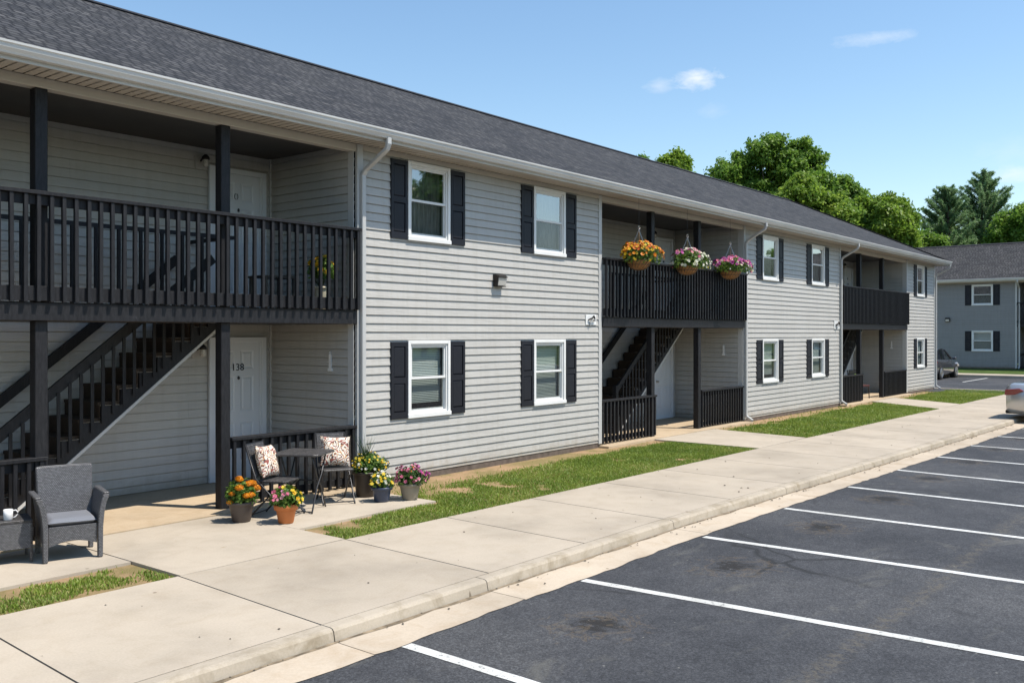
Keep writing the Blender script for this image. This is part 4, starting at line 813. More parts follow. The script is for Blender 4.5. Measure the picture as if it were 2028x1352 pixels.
def pot(t,prof,matn,rimz,rim=True,n=32):
    H=prof[-1][1]; b=MB(); r1=prof[-1][0]
    b.lathe([(0,.002)]+prof+[(r1-.012,H),(r1-.02,H-.04),(0,H-.04)],n); p=b.build('pot',matn,t,smooth=False)
    for f in p.data.polygons: f.use_smooth=abs(f.normal.z)<.8
    if rim: b=MB(); b.lathe([(r1-.004,H-rimz),(r1+.010,H-rimz+.002),(r1+.014,H-.006),(r1+.010,H+.004),(r1-.012,H+.003)],n); b.build('rim',matn,p,smooth=True)
    b=MB(); b.lathe([(0,H-.03),(r1-.014,H-.028)],n); b.build('soil','potsoil',t)
    return H
def plant(name,label,loc,prof,matn,fr,lean,nleaf,lsize,leafm,fl,seed,rimz=.035,rim=True,grp='potted flowers on the patio',lz=.0,cat='potted plant'):
    rs=np.random.RandomState(seed); t=thing(name,label,cat,loc,0,grp); H=pot(t,prof,matn,rimz,rim); c=(lean[0],lean[1],H+fr[2]*.32+lz)
    P,D=dome(nleaf,c,fr,rs,-.35); V,F_,r=leaves(P,D,lsize,lsize*.45,rs,.6,.15); 
    st=MB()
    for k in range(14):
        a=rs.uniform(0,2*PI); q=rs.uniform(.4,.9); st.tube([(0,0,H-.04),(c[0]*.5+math.cos(a)*fr[0]*q*.4,c[1]*.5+math.sin(a)*fr[1]*q*.4,H+fr[2]*.3),(c[0]+math.cos(a)*fr[0]*q*.8,c[1]+math.sin(a)*fr[1]*q*.8,c[2]+fr[2]*.45)],.004,4)
    st.build('stems','leaf_dk',t)
    np_mesh('foliage',V,F_,leafm,t,r)
    for cm,n,sz,npet,rng in fl:
        P,D=dome(n,c,(fr[0]*1.04,fr[1]*1.04,fr[2]*1.06),rs,-.1,.8); 
        if rng:
            ok=np.array([rng(d) for d in D]); P=P[ok];D=D[ok]
        if len(P)==0: continue
        V,F_,r=flowers(P,D+np.array([-.25,-.6,.3]),sz,npet,rs); V2,F2,r2=flowers(P+unit(D)*sz*.12,D+np.array([-.25,-.6,.3]),sz*.6,npet,rs,.5)
        V,F_,r=merge([(V,F_,r),(V2,F2,r2)]); np_mesh('flowers',V,F_,cm,t,r)['kind']='stuff'
    return t,c
def marigold(t,c,fr,pts,seed):
    rs=np.random.RandomState(seed)
    for (dx,dy,dz,s) in pts:
        out=[]; P0=np.array(c)+np.array([dx,dy,dz]); 
        n=150; d=unit(rs.normal(0,1,(n,3))); d[:,2]=np.abs(d[:,2])*.9-.25; d=unit(d); P=P0+d*s*np.array([1,1,.72]); V,F_,r=leaves(P,d,s*.62,s*.5,rs,.35); out.append((V,F_,r))
        d2=unit(rs.normal(0,1,(70,3))); V2,F2,r2=leaves(P0+d2*s*.78*np.array([1,1,.7]),d2,s*.9,s*.9,rs,.15); out.append((V2,F2,r2*.4))
        V,F_,r=merge(out); np_mesh('blossom',V,F_,'f_orange',t,r)
# view side is roughly direction (-.6,-.8)
t,c=plant('potted_marigold','orange marigolds in a dark brown pot at the foot of the porch post',(6.52,-.76,0),[(.098,0),(.105,.01),(.142,.20),(.150,.235)],'brownpot',(.185,.185,.19),(0,0),1500,.055,'leaf',[],21)
marigold(t,c,None,[(-.10,-.10,.12,.045),(-.04,-.02,.20,.040),(.02,-.10,.15,.044),(.09,-.08,.15,.045),(.12,-.12,.09,.047),(.13,-.03,.13,.04),(-.05,-.17,.03,.040),(-.0,-.19,.035,.040),(-.14,-.02,.05,.036),(-.16,.0,-.05,.036),(.0,.05,.2,.04)],5)
plant('potted_flowers','terracotta pot of yellow and pink flowers in front of the left bistro chair',(6.80,-1.23,0),[(.082,0),(.088,.01),(.118,.17),(.128,.215)],'terra',(.185,.185,.15),(0,0),1100,.06,'leaf',
  [('f_yellow',24,.026,5,lambda d:d[0]>-.35),('f_gold',22,.026,5,lambda d:d[0]>-.1),('f_pink',26,.030,6,lambda d:d[0]<-.05 and d[2]>.0),('f_magenta',8,.022,5,lambda d:d[0]<-.5)],31,rimz=.06)
t,c=plant('potted_flowers','tall dark brown planter of yellow flowers with grass spikes beside the downspout',(8.60,-.62,0),[(.125,0),(.13,.01),(.165,.30),(.175,.335)],'darkpot',(.24,.22,.18),(.05,-.02),2000,.05,'leaf',
  [('f_yellow',60,.020,5,lambda d:d[0]<.5),('f_gold',30,.018,5,None),('f_white',22,.020,5,lambda d:d[2]<.35),('f_red',14,.024,6,lambda d:d[0]>.3 and d[2]>.3)],41)
sp=MB()
for k in range(26):
    a=rnd.uniform(0,2*PI); q=rnd.uniform(.02,.24); h=rnd.uniform(.25,.50); bx,by=rnd.uniform(-.03,.03),rnd.uniform(-.03,.03); p=[(bx,by,.36),(bx+math.cos(a)*q*.35,by+math.sin(a)*q*.35,.36+h*.6),(bx+math.cos(a)*q,by+math.sin(a)*q,.36+h)]; sp.tube(p,[.006,.005,.0012],4)
sp.build('grass_spikes','leaf',t)
plant('potted_flowers','small navy blue pot of pale yellow flowers between the two larger pots',(8.46,-1.08,0),[(.092,0),(.098,.01),(.122,.165),(.132,.19)],'navypot',(.155,.155,.14),(0,0),900,.045,'leaf',
  [('f_yellow',26,.024,5,lambda d:d[0]<.2),('f_white',20,.024,5,None)],51)
plant('potted_flowers','taupe pot of magenta and pink petunias beside the grey siding',(8.80,-1.26,0),[(.095,0),(.10,.01),(.135,.18),(.145,.215)],'tanpot',(.22,.21,.17),(.02,0),1300,.05,'leaf_dk',
  [('f_magenta',34,.034,5,lambda d:d[0]>-.3),('f_pink',40,.024,5,lambda d:d[0]<.5),('f_maroon',30,.026,5,None),('f_white',10,.016,5,lambda d:d[2]<.2),('f_red',8,.014,5,None)],61)
t,c=plant('potted_sunflower','cream pot of yellow sunflowers standing behind the upstairs balcony railing','',[(.07,0),(.085,.01),(.095,.19),(.098,.20)],'creampot',(.17,.17,.20),(0,0),420,.075,'leaf',[],71,rim=True,grp=None,lz=.22) if False else plant('potted_sunflower','cream pot of yellow sunflowers standing behind the upstairs balcony railing',(8.52,.22,FL),[(.09,0),(.095,.01),(.105,.30),(.108,.32)],'creampot',(.20,.20,.24),(0,0),620,.08,'leaf',[('f_gold',30,.05,9,lambda d:d[2]>-.1 and d[1]<.4)],71,grp=None,lz=.12)
# hanging baskets
def basket(label,X,fl,fr,lean,seed,vine):
    fr=(fr[0]*1.1,fr[1]*1.1,fr[2]*1.15)
    rs=np.random.RandomState(seed); zr=3.69; t=thing('hanging_basket',label,'hanging basket',(X,-.33,zr),0,'hanging flower baskets along the balcony'); t.scale=(1.22,)*3; fr=tuple(q/1.2 for q in fr)
    b=MB(); Rr=.205
    prof=[(0,-.17),(.07,-.165),(.13,-.14),(.175,-.09),(.198,-.04),(Rr,0),(Rr-.02,.0),(0,-.02)]; b.lathe(prof,36); b.build('coco_liner','coco',t,smooth=True)
    w=MB(); 
    for k in range(20):
        a=2*PI*k/20; pts=[((r+.004)*math.cos(a+.9*(z+.17)/.17*.5),(r+.004)*math.sin(a+.9*(z+.17)/.17*.5),z) for r,z in prof[1:6]]; w.tube(pts,.0035,4)
    for r,z in ((Rr+.004,0),(.18,-.085),(.075,-.166)): w.tube([(r*math.cos(a),r*math.sin(a),z) for a in np.linspace(0,2*PI,25)],.004,4)
    w.build('wire_frame','metal_black',t)
    ca=MB(); top=.50
    for k in range(3): a=2*PI*k/3+.4; ca.tube([(Rr*math.cos(a),Rr*math.sin(a),0),(0,0,top)],.006,5)
    ca.tube([(.028*math.sin(v),0,top+.03-.028*math.cos(v)) for v in np.linspace(0,2*PI,11)],.006,5); ca.build('chains','nickel',t)
    ca=MB(); ca.tube([(0,0,top+.05),(0,0,(ZE-zr)/1.22)],.0025,4); ca.build('hanger_wire','metal_black',t)
    c=(lean[0],lean[1],.055); P,D=dome(1700,c,fr,rs,-.5); V,F_,r=leaves(P,D,.055,.026,rs,.6,.2); np_mesh('foliage',V,F_,'leaf',t,r)
    for cm,n,sz,npet,rng in fl:
        P,D=dome(n,c,(fr[0]*1.05,fr[1]*1.05,fr[2]*1.08),rs,-.35,.85)
        if rng: ok=np.array([rng(d) for d in D]); P=P[ok];D=D[ok]
        V,F_,r=flowers(P,D+np.array([-.2,-.6,.2]),sz,npet,rs); V2,F2,r2=flowers(P+unit(D)*sz*.1,D+np.array([-.2,-.6,.2]),sz*.6,npet,rs,.5); V,F_,r=merge([(V,F_,r),(V2,F2,r2)]); np_mesh('flowers',V,F_,cm,t,r)['kind']='stuff'
    if vine:
        v=MB(); P=[];
        for k in range(min(vine,2)):
            x=rs.uniform(-.05,.07); L=rs.uniform(.35,.70); pts=[(x,-.12,-.05)]+[(x+.03*math.sin(q*5+k),-.2+.01*q,-.1-L*q) for q in np.linspace(.1,1,6)]; v.tube(pts,.006,4); P+=[(p[0]+rs.uniform(-.03,.03),p[1]+rs.uniform(-.03,.0),p[2]+rs.uniform(-.05,.05)) for p in pts[1:] for _ in range(1)]
        v.build('trailing_stems','leaf_dk',t); P=np.array(P); V,F_,r=flowers(P,np.tile([-.3,-.8,.2],(len(P),1)),.016,5,rs); np_mesh('trailing_flowers',V,F_,'f_white',t,r)['kind']='stuff'
    return t
basket('hanging basket of orange and red flowers, leftmost of the three',16.22,[('f_red',90,.036,6,lambda d:d[2]>.25),('f_orange',100,.034,6,lambda d:d[2]>.0 or d[0]>.4),('f_gold',70,.030,5,lambda d:d[2]>-.2),('f_yellow',40,.026,5,lambda d:d[0]<.3)],(.42,.34,.24),(.05,-.02),81,0)
basket('hanging basket of white and pink flowers, middle of the three',18.26,[('f_white',150,.030,5,lambda d:d[0]>-.2 or d[2]<.3),('f_pink',50,.036,6,lambda d:d[2]>.4 and d[0]<.2),('f_magenta',22,.034,6,lambda d:d[2]>.5 and d[0]<.2),('f_yellow',34,.026,5,lambda d:d[0]>.3),('f_maroon',16,.026,5,lambda d:d[0]<-.1)],(.44,.34,.25),(.06,-.02),91,0)
basket('hanging basket of purple-pink petunias by the downspout, rightmost of the three',20.38,[('f_magenta',110,.036,5,lambda d:d[2]>.05),('f_pink',90,.034,5,lambda d:d[0]>.1 or d[2]>.3),('f_white',90,.026,5,lambda d:d[2]<.5)],(.50,.36,.21),(.05,-.02),101,0)
# upstairs: wooden chair at far left, dark low table
t=thing('wooden_chair','orange-brown wooden chair with beige cushion upstairs at the far left balcony','chair',(3.55,.95,FL),R(10))
for x in (-.24,.24):
    for y in (-.22,.22): b=MB(); b.box(x-.022,x+.022,y-.022,y+.022,0,.62 if y<0 else .95); b.build('leg','rust',t,bevel=.004)
b=MB(); b.box(-.26,.26,-.24,.24,.36,.40); b.build('seat','rust',t); b=MB(); b.box(-.215,.215,.14,.195,.43,.92); b.build('back_cushion','beigecloth',t,bevel=.02)
b=MB(); b.box(-.215,.215,-.23,.13,.401,.46); b.build('seat_cushion','beigecloth',t,bevel=.02)
for x in (-.24,.24): b=MB(); b.box(x-.03,x+.03,-.26,.2,.621,.65); b.build('armrest','rust',t,bevel=.004)
t=thing('patio_table','low dark table behind the upstairs railing, left of the sunflower pot','table',(7.9,.5,FL),0)
b=MB(); b.box(-.26,.26,-.2,.2,.42,.45); b.build('tabletop','metal_black',t,bevel=.005)
for x in (-.23,.23):
    for y in (-.17,.17): b=MB(); b.box(x-.016,x+.016,y-.016,y+.016,0,.42); b.build('leg','metal_black',t)
b=MB(); b.box(-.23,.23,-.17,.17,.16,.18); b.build('shelf','metal_black',t)
# far bay porch: chair with lime bag, dark plant stand
t=thing('porch_chair','dark chair with maroon seat on the farthest porch of the near building','chair',(32.15,.55,.012),R(-20))
for x in (-.23,.23):
    b=MB(); b.tube([(x,-.23,0),(x,-.2,.43)],.018,6); b.build('leg','brownwood',t); b=MB(); b.tube([(x,.26,0),(x,.2,.43),(x,.3,.95)],.018,6); b.build('leg','metal_black',t)
b=MB(); b.box(-.25,.25,-.24,.22,.40,.46); b.build('seat','redcloth',t,bevel=.01); b=MB(); b.box(-.24,.24,.215,.25,.5,.95); b.build('backrest','metal_black',t,bevel=.01)
b=MB(); n=10
for sg in (-1,1):
    vs=[(-.15+.3*i/n,sg*.06*math.sin(PI*i/n)**.6*math.sin(PI*j/n)**.6 if 0<i<n and 0<j<n else 0,-.17+.34*j/n) for j in range(n+1) for i in range(n+1)]; b.add(vs,[(j*(n+1)+i,j*(n+1)+i+1,(j+1)*(n+1)+i+1,(j+1)*(n+1)+i) for j in range(n) for i in range(n)])
o=b.build('throw_pillow','lime',None,smooth=True,loc=(32.2,.62,.66)); o.rotation_euler=(R(-12),0,R(-20)); tag(o,'lime green pillow on the chair of the farthest porch','pillow')
t=thing('folded_chair','dark slim metal chair leaning on the farthest porch beside the left railing','chair',(31.45,.75,.012),R(15))
for x in (-.2,.2): b=MB(); b.tube([(x,-.2,0),(x,.22,.85)],.014,6); b.build('leg','metal_black',t); b=MB(); b.tube([(x*.9,.22,0),(x*.9,-.2,.5)],.014,6); b.build('leg','metal_black',t)
b=MB(); b.box(-.2,.2,-.2,.16,.42,.44); b.build('seat','metal_black',t); b=MB(); b.bar((0,.16,.70),(0,.22,.85),.4,.02,up=(0,1,0)); b.build('backrest','metal_black',t)
t=thing('wooden_crate','low brown wooden planter box resting on the farthest upper balcony ledge','crate',(32.4,.5,FL),0)
b=MB()
for k in range(4): b.box(-.4,.4,-.16,-.14,.62+.08*k,.69+.08*k); b.box(-.4,.4,.14,.16,.62+.08*k,.69+.08*k); b.box(-.4,-.38,-.139,.139,.62+.08*k,.69+.08*k); b.box(.38,.4,-.139,.139,.62+.08*k,.69+.08*k)
b.build('planks','rust',t)
b=MB(); b.box(-.36,.36,-.13,.13,0,.66); b.build('stand','metal_black',t)
# ------------------------------------------------------------------ cars
def car(label,loc,rz,paint):
    t=thing('parked_car',label,'car',loc,rz)   # local: front +x, origin at ground centre
    # body sections: x, z_bottom, z_belt(top of lower body), half width at mid, at top
    S_=[(-2.37,.42,.74,.66,.60),(-2.34,.30,.965,.82,.70),(-2.20,.24,1.02,.885,.75),(-1.85,.22,1.00,.905,.77),(-1.35,.22,.985,.915,.80),(-.6,.20,.96,.92,.83),(.2,.20,.94,.92,.83),(.8,.20,.93,.915,.82),(1.3,.21,.88,.91,.79),(1.8,.22,.81,.89,.74),(2.15,.24,.74,.82,.66),(2.32,.30,.62,.70,.58),(2.38,.40,.52,.50,.46)]
    b=MB(); ring=[]
    for x,zb,zt,wm,wt in S_:
        zm=zb+(zt-zb)*.55; r=[(wm*.90,zb),(wm*.985,zb+(zm-zb)*.3),(wm,zm-.05),(wm*.985,zm+.08),(wt+(wm-wt)*.35,zt-.035),(wt*.9,zt),(wt*.45,zt+.015),(0,zt+.02)]
        ring.append([(x,-y,z) for y,z in r]+[(x,y,z) for y,z in r[::-1][1:]]+[(x,0,zb)])
    n=len(ring[0]); vs=[p for q in ring for p in q]; b.add(vs,[(i*n+k,i*n+(k+1)%n,(i+1)*n+(k+1)%n,(i+1)*n+k) for i in range(len(ring)-1) for k in range(n)]+[tuple(range(n)),tuple(range(n*(len(ring)-1),n*len(ring)))])
    body=b.build('body',paint,t,smooth=True)
    G=[(-1.75,.97,.72,.72),(-1.15,1.36,.74,.60),(-.7,1.45,.76,.60),(-.1,1.47,.77,.61),(.35,1.42,.77,.60),(1.12,.94,.76,.74)]
    b=MB(); vs=[]
    for x,z,wb,wt in G: zb=.94; vs+=[(x,-wb,min(zb,z)),(x,-wt,z),(x,wt,z),(x,wb,min(zb,z))]
    b.add(vs,[(i*4+k,i*4+k+1,(i+1)*4+k+1,(i+1)*4+k) for i in range(len(G)-1) for k in range(3)]); b.build('windows','carglass',t)
    b=MB()
    rr=[(x,z,wt) for x,z,wb,wt in G[1:5]]; vs=[]
    for x,z,w in rr: vs+=[(x,-w-.012,z-.02),(x,-w+.06,z+.012),(x,0,z+.03),(x,w-.06,z+.012),(x,w+.012,z-.02)]
    b.add(vs,[(i*5+k,i*5+k+1,(i+1)*5+k+1,(i+1)*5+k) for i in range(3) for k in range(4)])
    for s in (-1,1):
        b.bar((-1.80,s*.74,.96),(-1.13,s*.61,1.36),.07,.10); b.bar((1.16,s*.77,.94),(.33,s*.61,1.41),.06,.05); b.bar((-.25,s*.775,.95),(-.2,s*.625,1.44),.05,.08,up=(1,0,0)); b.bar((-.98,s*.765,.97),(-.95,s*.625,1.38),.05,.03,up=(1,0,0))
    b.build('roof',paint,t,smooth=False)
    for s in (-1,1):
        m_=MB(); m_.box(.72,.86,s*.98-.09,s*.98+.09,.92,1.05); m_.build('wing_mirror',paint,t,bevel=.03)
        m_=MB(); m_.prism([(-2.365,.72),(-2.352,.86),(-2.02,.90),(-1.92,.84),(-2.12,.74)],'y',s*.60,s*.90); m_.build('tail_light','red',t,bevel=.012)
        m_=MB(); m_.prism([(2.30,.56),(2.22,.66),(1.9,.76),(1.86,.68)],'y',s*.5,s*.86); m_.build('headlight','clear',t,bevel=.012)
        for x in (-1.40,1.42):
            wh=thing_part('wheel',t); wh.location=(x,s*.80,.325)
            m_=MB(); m_.prism([(.365*math.cos(a),.365*math.sin(a)) for a in np.linspace(0,2*PI,29)[:-1]],'y',-.115,.118*1); ar=m_.build('wheel_arch','tyre',wh)
            m_=MB(); m_.prism([(.325*math.cos(a),.325*math.sin(a)) for a in np.linspace(0,2*PI,29)[:-1]],'y',s*.0,s*.128); m_.build('tyre','tyre',wh,bevel=.02)
            m_=MB(); 
            for k in range(10): a=2*PI*k/10; m_.bar((0,s*.131,0),(.21*math.cos(a),s*.131,.21*math.sin(a)),.05,.02,up=(0,1,0))
            m_.tube([(.215*math.cos(a),s*.128,.215*math.sin(a)) for a in np.linspace(0,2*PI,25)],.022,6); m_.build('rim','rim',wh)
    m_=MB(); m_.box(-2.385,-2.36,-.26,.26,.60,.72); m_.build('number_plate','clear',t)
    m_=MB(); m_.box(-2.37,-2.2,-.75,.75,.235,.33); m_.box(2.2,2.36,-.7,.7,.245,.36); m_.build('bumper_valance','tyre',t,bevel=.02)
    return t
car('dark grey sedan parked nose-in before the shaded far building','',0,'') if False else car('dark grey sedan parked nose-in before the shaded far building',(49.15,2.72,0),0,'car_dark')
car('silver sedan backed up to the kerb, cut by the right edge of the photo',(27.7,-7.30,-.105),R(-90),'car_silver')
# ------------------------------------------------------------------ trees
th=math.atan(1478/1840.); FW=Vector((math.cos(th),math.sin(th))); RT=Vector((math.sin(th),-math.cos(th)))
def at(px,depth,py=None):
    p=FW*depth+RT*((px-1014)/1840.*depth); z=0 if py is None else 2.2+(661-py)/1840.*depth; return (p.x,p.y-10.074,z)
def trunk_mb(H,r,limbs,rs):
    b=MB(); n=7; pts=[(rs.uniform(-.15,.15)*i/n*1.2,rs.uniform(-.15,.15)*i/n*1.2,H*i/n) for i in range(n+1)]; b.tube(pts,[r*(1.25 if i==0 else 1-.8*i/n) for i in range(n+1)],9)
    for (x,y,z) in limbs:
        h=min(z*.55,H*.8)*rs.uniform(.75,1.0); s=Vector((0,0,h)); e=Vector((x,y,z)); mid=s.lerp(e,.5)+Vector((0,0,(e-s).length*.06)); b.tube([s,mid,e],[r*.34,r*.2,r*.05],6)
    return b
def broadleaf(name,label,px,depth,lobes,matn,seed,n=26000,leaf=.34,group='trees behind the buildings',cat='tree',real=True):
    """lobes: (px,py,rpx) in picture units turned into metres at this depth"""
    rs=np.random.RandomState(seed); base=at(px,depth) if real else px; k=depth/1840.
    t=thing(name,label,cat,(base[0],base[1],-.1),0,group)
    L=[]
    for a,b,r in lobes:
        for s in range(3):
            q=at(a,depth); dd=rs.uniform(-1,1)*r*k*(1.2 if s else .2); r=r*(.93 if s==0 else 1); c=np.array([q[0]-base[0]+FW.x*dd,q[1]-base[1]+FW.y*dd,2.2+(661-b)*k+.1-(abs(dd)*.25)]); L.append((c,r*k*(1 if s==0 else rs.uniform(.6,.9))))
    clumps=[]
    for c,r in L:
        m=int(9+r*r*6.5); d=unit(rs.normal(0,1,(m,3))); 
        for j in range(m):
            clumps.append((c+d[j]*r*rs.uniform(.35,1.0)*np.array([1,1,.95]),r*rs.choice([.13,.18,.24,.34])))
    w=np.array([q[1]**2 for q in clumps]); w/=w.sum(); cnt=rs.multinomial(n,w); Ps=[];Ds=[]
    for (c,r),m in zip(clumps,cnt):
        d=unit(rs.normal(0,1,(m,3))); d[:,2]=np.where(d[:,2]<-.3,-d[:,2]*.6,d[:,2]); Ps.append(c+d*r*(rs.uniform(.35,1,(m,1))**.6)*np.array([1.1,1.1,.75])); Ds.append(d+np.array([0,0,.35]))
    P=np.concatenate(Ps)+rs.normal(0,.16,(n,3));D=np.concatenate(Ds); V,F_,r=leaves(P,D,leaf,leaf*.62,rs,.55,.1); 
    # lively colour by clump
    rc=np.concatenate([np.full(m,rs.uniform(-.25,.25)) for m in cnt]); r=np.clip(r*.6+.2+rc,0,1)
    np_mesh('crown',V,F_,matn,t,r)
    H=max(c[2] for c,_ in L); trunk_mb(H*.85,.32,[tuple(c) for c,_ in L[::2]],rs).build('trunk','bark',t,smooth=True); return t
def pine(label,px,depth,top,halfw,seed):
    rs=np.random.RandomState(seed); base=at(px,depth); k=depth/1840.; H=2.2+(661-top)*k; t=thing('pine_tree',label,'tree',(base[0],base[1],0),0,'trees behind the buildings')
    b=MB(); b.tube([(0,0,0),(.05,0,H*.5),(0,.03,H*.97)],[.28,.17,.03],8); Ps=[];Ds=[]; z=H*.16
    while z<H*.98:
        f=1-z/H; L0=k*min(halfw,halfw*2.7*f+5)
        for q in range(rs.randint(5,8)):
            a=rs.uniform(0,2*PI); L=L0*rs.choice([.6,.8,1.0,1.2])*rs.uniform(.85,1.1)+.12; up=.18+.6*(z/H)**2+rs.uniform(-.10,.22); tip=np.array([math.cos(a)*L,math.sin(a)*L,z+up*L]); st=np.array([0,0,z]); 
            b.tube([tuple(st),tuple((st+tip)/2-np.array([0,0,L*.04])),tuple(tip)],[.05,.03,.012],4)
            m=int(14+L*40); u=rs.uniform(.12,1.05,(m,1))**.8; P=st+(tip-st)*u+np.array([0,0,1])*(.10*L*u**2)+rs.normal(0,1,(m,3))*np.array([.13,.13,.04])*(.30+L*.16)*(1.25-.5*u); Ps.append(P); Ds.append(np.tile([math.cos(a)*.3,math.sin(a)*.3,1],(m,1)))
        z+=rs.uniform(.42,.68)*(.45+1.1*f)
    P=np.concatenate(Ps);D=np.concatenate(Ds); outs=[]
    for j in range(3): V,F_,r=leaves(P+rs.normal(0,.06,P.shape),D,.34,.06,rs,.8,-.45); outs.append((V,F_,r))
    V,F_,r=merge(outs); np_mesh('crown',V,F_,'tree_c',t,r); b.build('trunk','bark',t,smooth=True); return t
broadleaf('oak_tree','tallest broad green tree behind the long roof',1530,68,[(1535,290,32),(1500,305,34),(1580,300,34),(1555,330,45),(1470,330,38),(1435,345,34),(1610,325,30),(1600,360,42),(1500,370,50),(1560,390,55),(1625,380,34),(1450,385,40),(1520,430,70)],'tree_a',1,95000,.27)
broadleaf('maple_tree','yellow-green tree in front of the tallest one, its crown just over the roof',1600,60,[(1590,378,36),(1560,402,34),(1640,405,36),(1615,430,45),(1665,430,38),(1540,430,36)],'tree_b',2,40000,.26)
broadleaf('maple_tree','green tree to the right of the tallest, over the middle of the roof end',1665,72,[(1668,372,26),(1650,395,30),(1690,385,24),(1700,410,34),(1660,430,40),(1705,450,40)],'tree_a',3,40000,.28)
broadleaf('maple_tree','bushy tree at the right end of the group, beside the gap before the pines',1755,64,[(1720,405,26),(1752,403,26),(1780,412,26),(1740,430,38),(1785,445,32),(1800,430,14),(1765,465,45),(1720,465,40),(1795,475,24)],'tree_b',4,52000,.26)
broadleaf('maple_tree','small tree top showing alone above the roof at the left',1335,60,[(1345,312,12),(1328,320,14),(1354,326,12),(1308,326,7),(1338,345,26),(1318,350,16)],'tree_b',5,18000,.24)
broadleaf('oak_tree','tiny tree tip barely showing above the roof, farthest left',1270,66,[(1270,322,9),(1276,325,9),(1262,336,14)],'tree_a',6,5000,.24)
broadleaf('shrub_tree','low dark green tree filling the gap between the broad trees and the pines',1830,75,[(1830,470,14),(1810,482,16),(1850,478,18),(1862,490,22),(1832,500,26),(1800,505,22)],'tree_a',7,14000,.26)
pine('shorter blue-green pine, left of the two pines',1878,78,372,62,8)
pine('taller blue-green pine above the far roof',1945,82,346,82,9)
broadleaf('oak_tree','green tree behind the far roof at the right edge of the photo',2020,74,[(2005,430,24),(2030,422,26),(1985,450,24),(2010,465,34),(2050,450,40),(1975,475,22)],'tree_a',10,26000,.28)
broadleaf('oak_tree','dark green tree low behind the far roof, between the pines and the right edge',1930,86,[(1900,480,26),(1940,470,28),(1975,478,26)],'tree_a',12,14000,.30)
# trees across the lot (outside the frame; the windows mirror them)
src=None
def grove(x,y,sc,rz,label):
    global src
    if src is None:
        rs=np.random.RandomState(77); t=thing('maple_tree',label,'tree',(x,y,-.15),0,'trees across the parking lot'); C=[(0,0,8.5,2.6),(1.6,.4,7,2.1),(-1.7,-.3,7.2,2.2),(.2,1.6,6.6,2.2),(0,-1.7,6.4,2.1),(.3,.2,10.3,1.7),(2.4,-.4,5.2,1.5),(-2.5,.6,5.4,1.5)]
        Ps=[];Ds=[]
        for cx,cy,cz,r in C:
            for j in range(26):
                d=unit(rs.normal(0,1,(1,3)))[0]; c=np.array([cx,cy,cz])+d*r*rs.uniform(.4,1); d=unit(rs.normal(0,1,(90,3))); Ps.append(c+d*.6*rs.uniform(.3,1,(90,1))); Ds.append(d+[0,0,.3])
        P=np.concatenate(Ps);D=np.concatenate(Ds); V,F_,r=leaves(P,D,.36,.22,rs,.5,.1); np_mesh('crown',V,F_,'tree_a',t,r); trunk_mb(9,.3,[(c[0],c[1],c[2]) for c in C],rs).build('trunk','bark',t,smooth=True); src=t
    else: t=copy_tree(src); t['label']=label
    t.location=(x,y,-.2); t.scale=(sc,sc,sc); t.rotation_euler=(0,0,rz); return t
for i,(x,y,sc) in enumerate([(36,-33,1.15),(45,-32,1.35),(74,-34,1.1),(84,-32,1.3),(97,-30,1.0),(58,-46,.9),(20,-44,1.2),(10,-50,1.2)]): grove(x,y,sc,i*1.3,'maple tree across the parking lot, %s in the row'%['first','second','third','fourth','fifth','sixth','seventh','eighth'][i])
# ------------------------------------------------------------------ light, sky, camera
SD=Vector((.42,-.90,0)).normalized(); EL=math.atan(2.04*.906); sv=Vector((SD.x*math.cos(EL),SD.y*math.cos(EL),math.sin(EL)))
sun=bpy.data.lights.new('sun','SUN'); sun.energy=4.6; sun.angle=R(.53); sun.color=(1,.935,.84); so=bpy.data.objects.new('sun',sun); COL.objects.link(so); so.rotation_euler=(-sv).to_track_quat('-Z','Y').to_euler(); so.location=(0,-20,30)
w=bpy.data.worlds.new('World'); S.world=w; w.use_nodes=True; nt=w.node_tree; bg=nt.nodes['Background']
sky=nt.nodes.new('ShaderNodeTexSky'); sky.sky_type='NISHITA'; sky.sun_disc=False; sky.sun_elevation=EL; sky.sun_rotation=math.atan2(sv.x,sv.y); sky.air_density=1.15; sky.dust_density=.25; sky.ozone_density=1.6
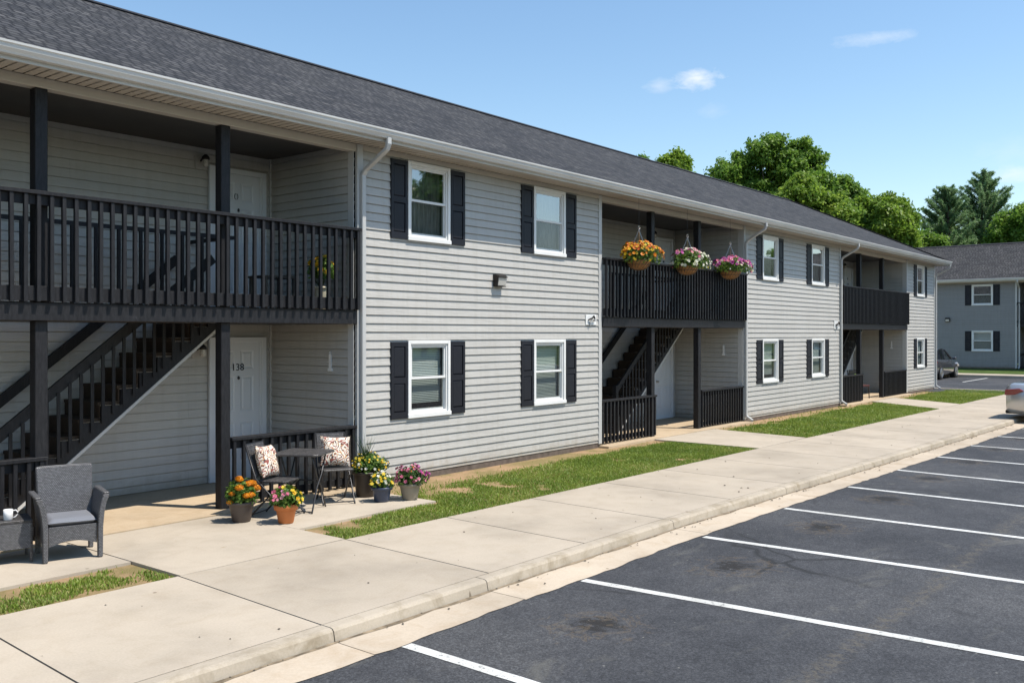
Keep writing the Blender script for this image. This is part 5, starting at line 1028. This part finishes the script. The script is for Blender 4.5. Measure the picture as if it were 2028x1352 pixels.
# a few small clouds, by direction
tc=nt.nodes.new('ShaderNodeTexCoord'); d=tc.outputs['Generated']
def wm(op,a,b=None,c=None):
    m=nt.nodes.new('ShaderNodeMath'); m.operation=op
    for i,s in enumerate((a,b,c)):
        if s is None: continue
        if hasattr(s,'links'): nt.links.new(s,m.inputs[i])
        else: m.inputs[i].default_value=s
    return m.outputs[0]
sep=nt.nodes.new('ShaderNodeSeparateXYZ'); nt.links.new(d,sep.inputs[0])
az_=wm('ARCTAN2',sep.outputs[1],sep.outputs[0]); el_=wm('ARCSINE',sep.outputs[2])
acc=None
def pdir(px,py):
    v=Vector((FW.x*1840+RT.x*(px-1014),FW.y*1840+RT.y*(px-1014),661-py)).normalized(); return math.atan2(v.y,v.x),math.asin(v.z)
nz=noise(nt,mapping(nt,d,(60,60,130)),1,6,.62,.3)
for px,py,sx_,sy_,st in ((1380,157,50,19,.8),(1305,170,30,14,.33),(1740,76,85,12,.35),(1412,220,30,14,.12),(2012,345,45,16,.5),(2010,300,60,30,.12)):
    a,e=pdir(px,py); u=wm('DIVIDE',wm('SUBTRACT',az_,a),sx_/1900.); v=wm('DIVIDE',wm('SUBTRACT',el_,e),sy_/1900.); r=wm('SQRT',wm('ADD',wm('MULTIPLY',u,u),wm('MULTIPLY',v,v)))
    q=wm('MULTIPLY',wm('SMOOTH_MIN',wm('MAXIMUM',wm('MULTIPLY_ADD',r,-.85,wm('MULTIPLY_ADD',nz,1.5,.20)),0),1,.2),st); acc=q if acc is None else wm('MAXIMUM',acc,q)
cm=nt.nodes.new('ShaderNodeMix'); cm.data_type='RGBA'; nt.links.new(acc,cm.inputs[0]); hs=nt.nodes.new('ShaderNodeHueSaturation'); hs.inputs['Saturation'].default_value=1.08; hs.inputs['Hue'].default_value=.497; nt.links.new(sky.outputs[0],hs.inputs['Color']); nt.links.new(hs.outputs[0],cm.inputs[6]); cm.inputs[7].default_value=(5.6,5.85,6.1,1); nt.links.new(cm.outputs[2],bg.inputs[0]); bg.inputs[1].default_value=.15
S.view_settings.view_transform='Standard'; S.view_settings.look='None'; S.view_settings.gamma=1; S.view_settings.exposure=0.28
cam=bpy.data.cameras.new('camera'); co=bpy.data.objects.new('camera',cam); COL.objects.link(co); S.camera=co
cam.sensor_width=36; cam.lens=36*1840/2028.; cam.shift_y=-(676-661)/2028.; cam.clip_end=3000; cam.clip_start=.05
co.location=(0,-10.074,2.2); co.rotation_euler=(PI/2,0,th-PI/2)
S.cycles.max_bounces=8; S.cycles.diffuse_bounces=1; S.cycles.transparent_max_bounces=12
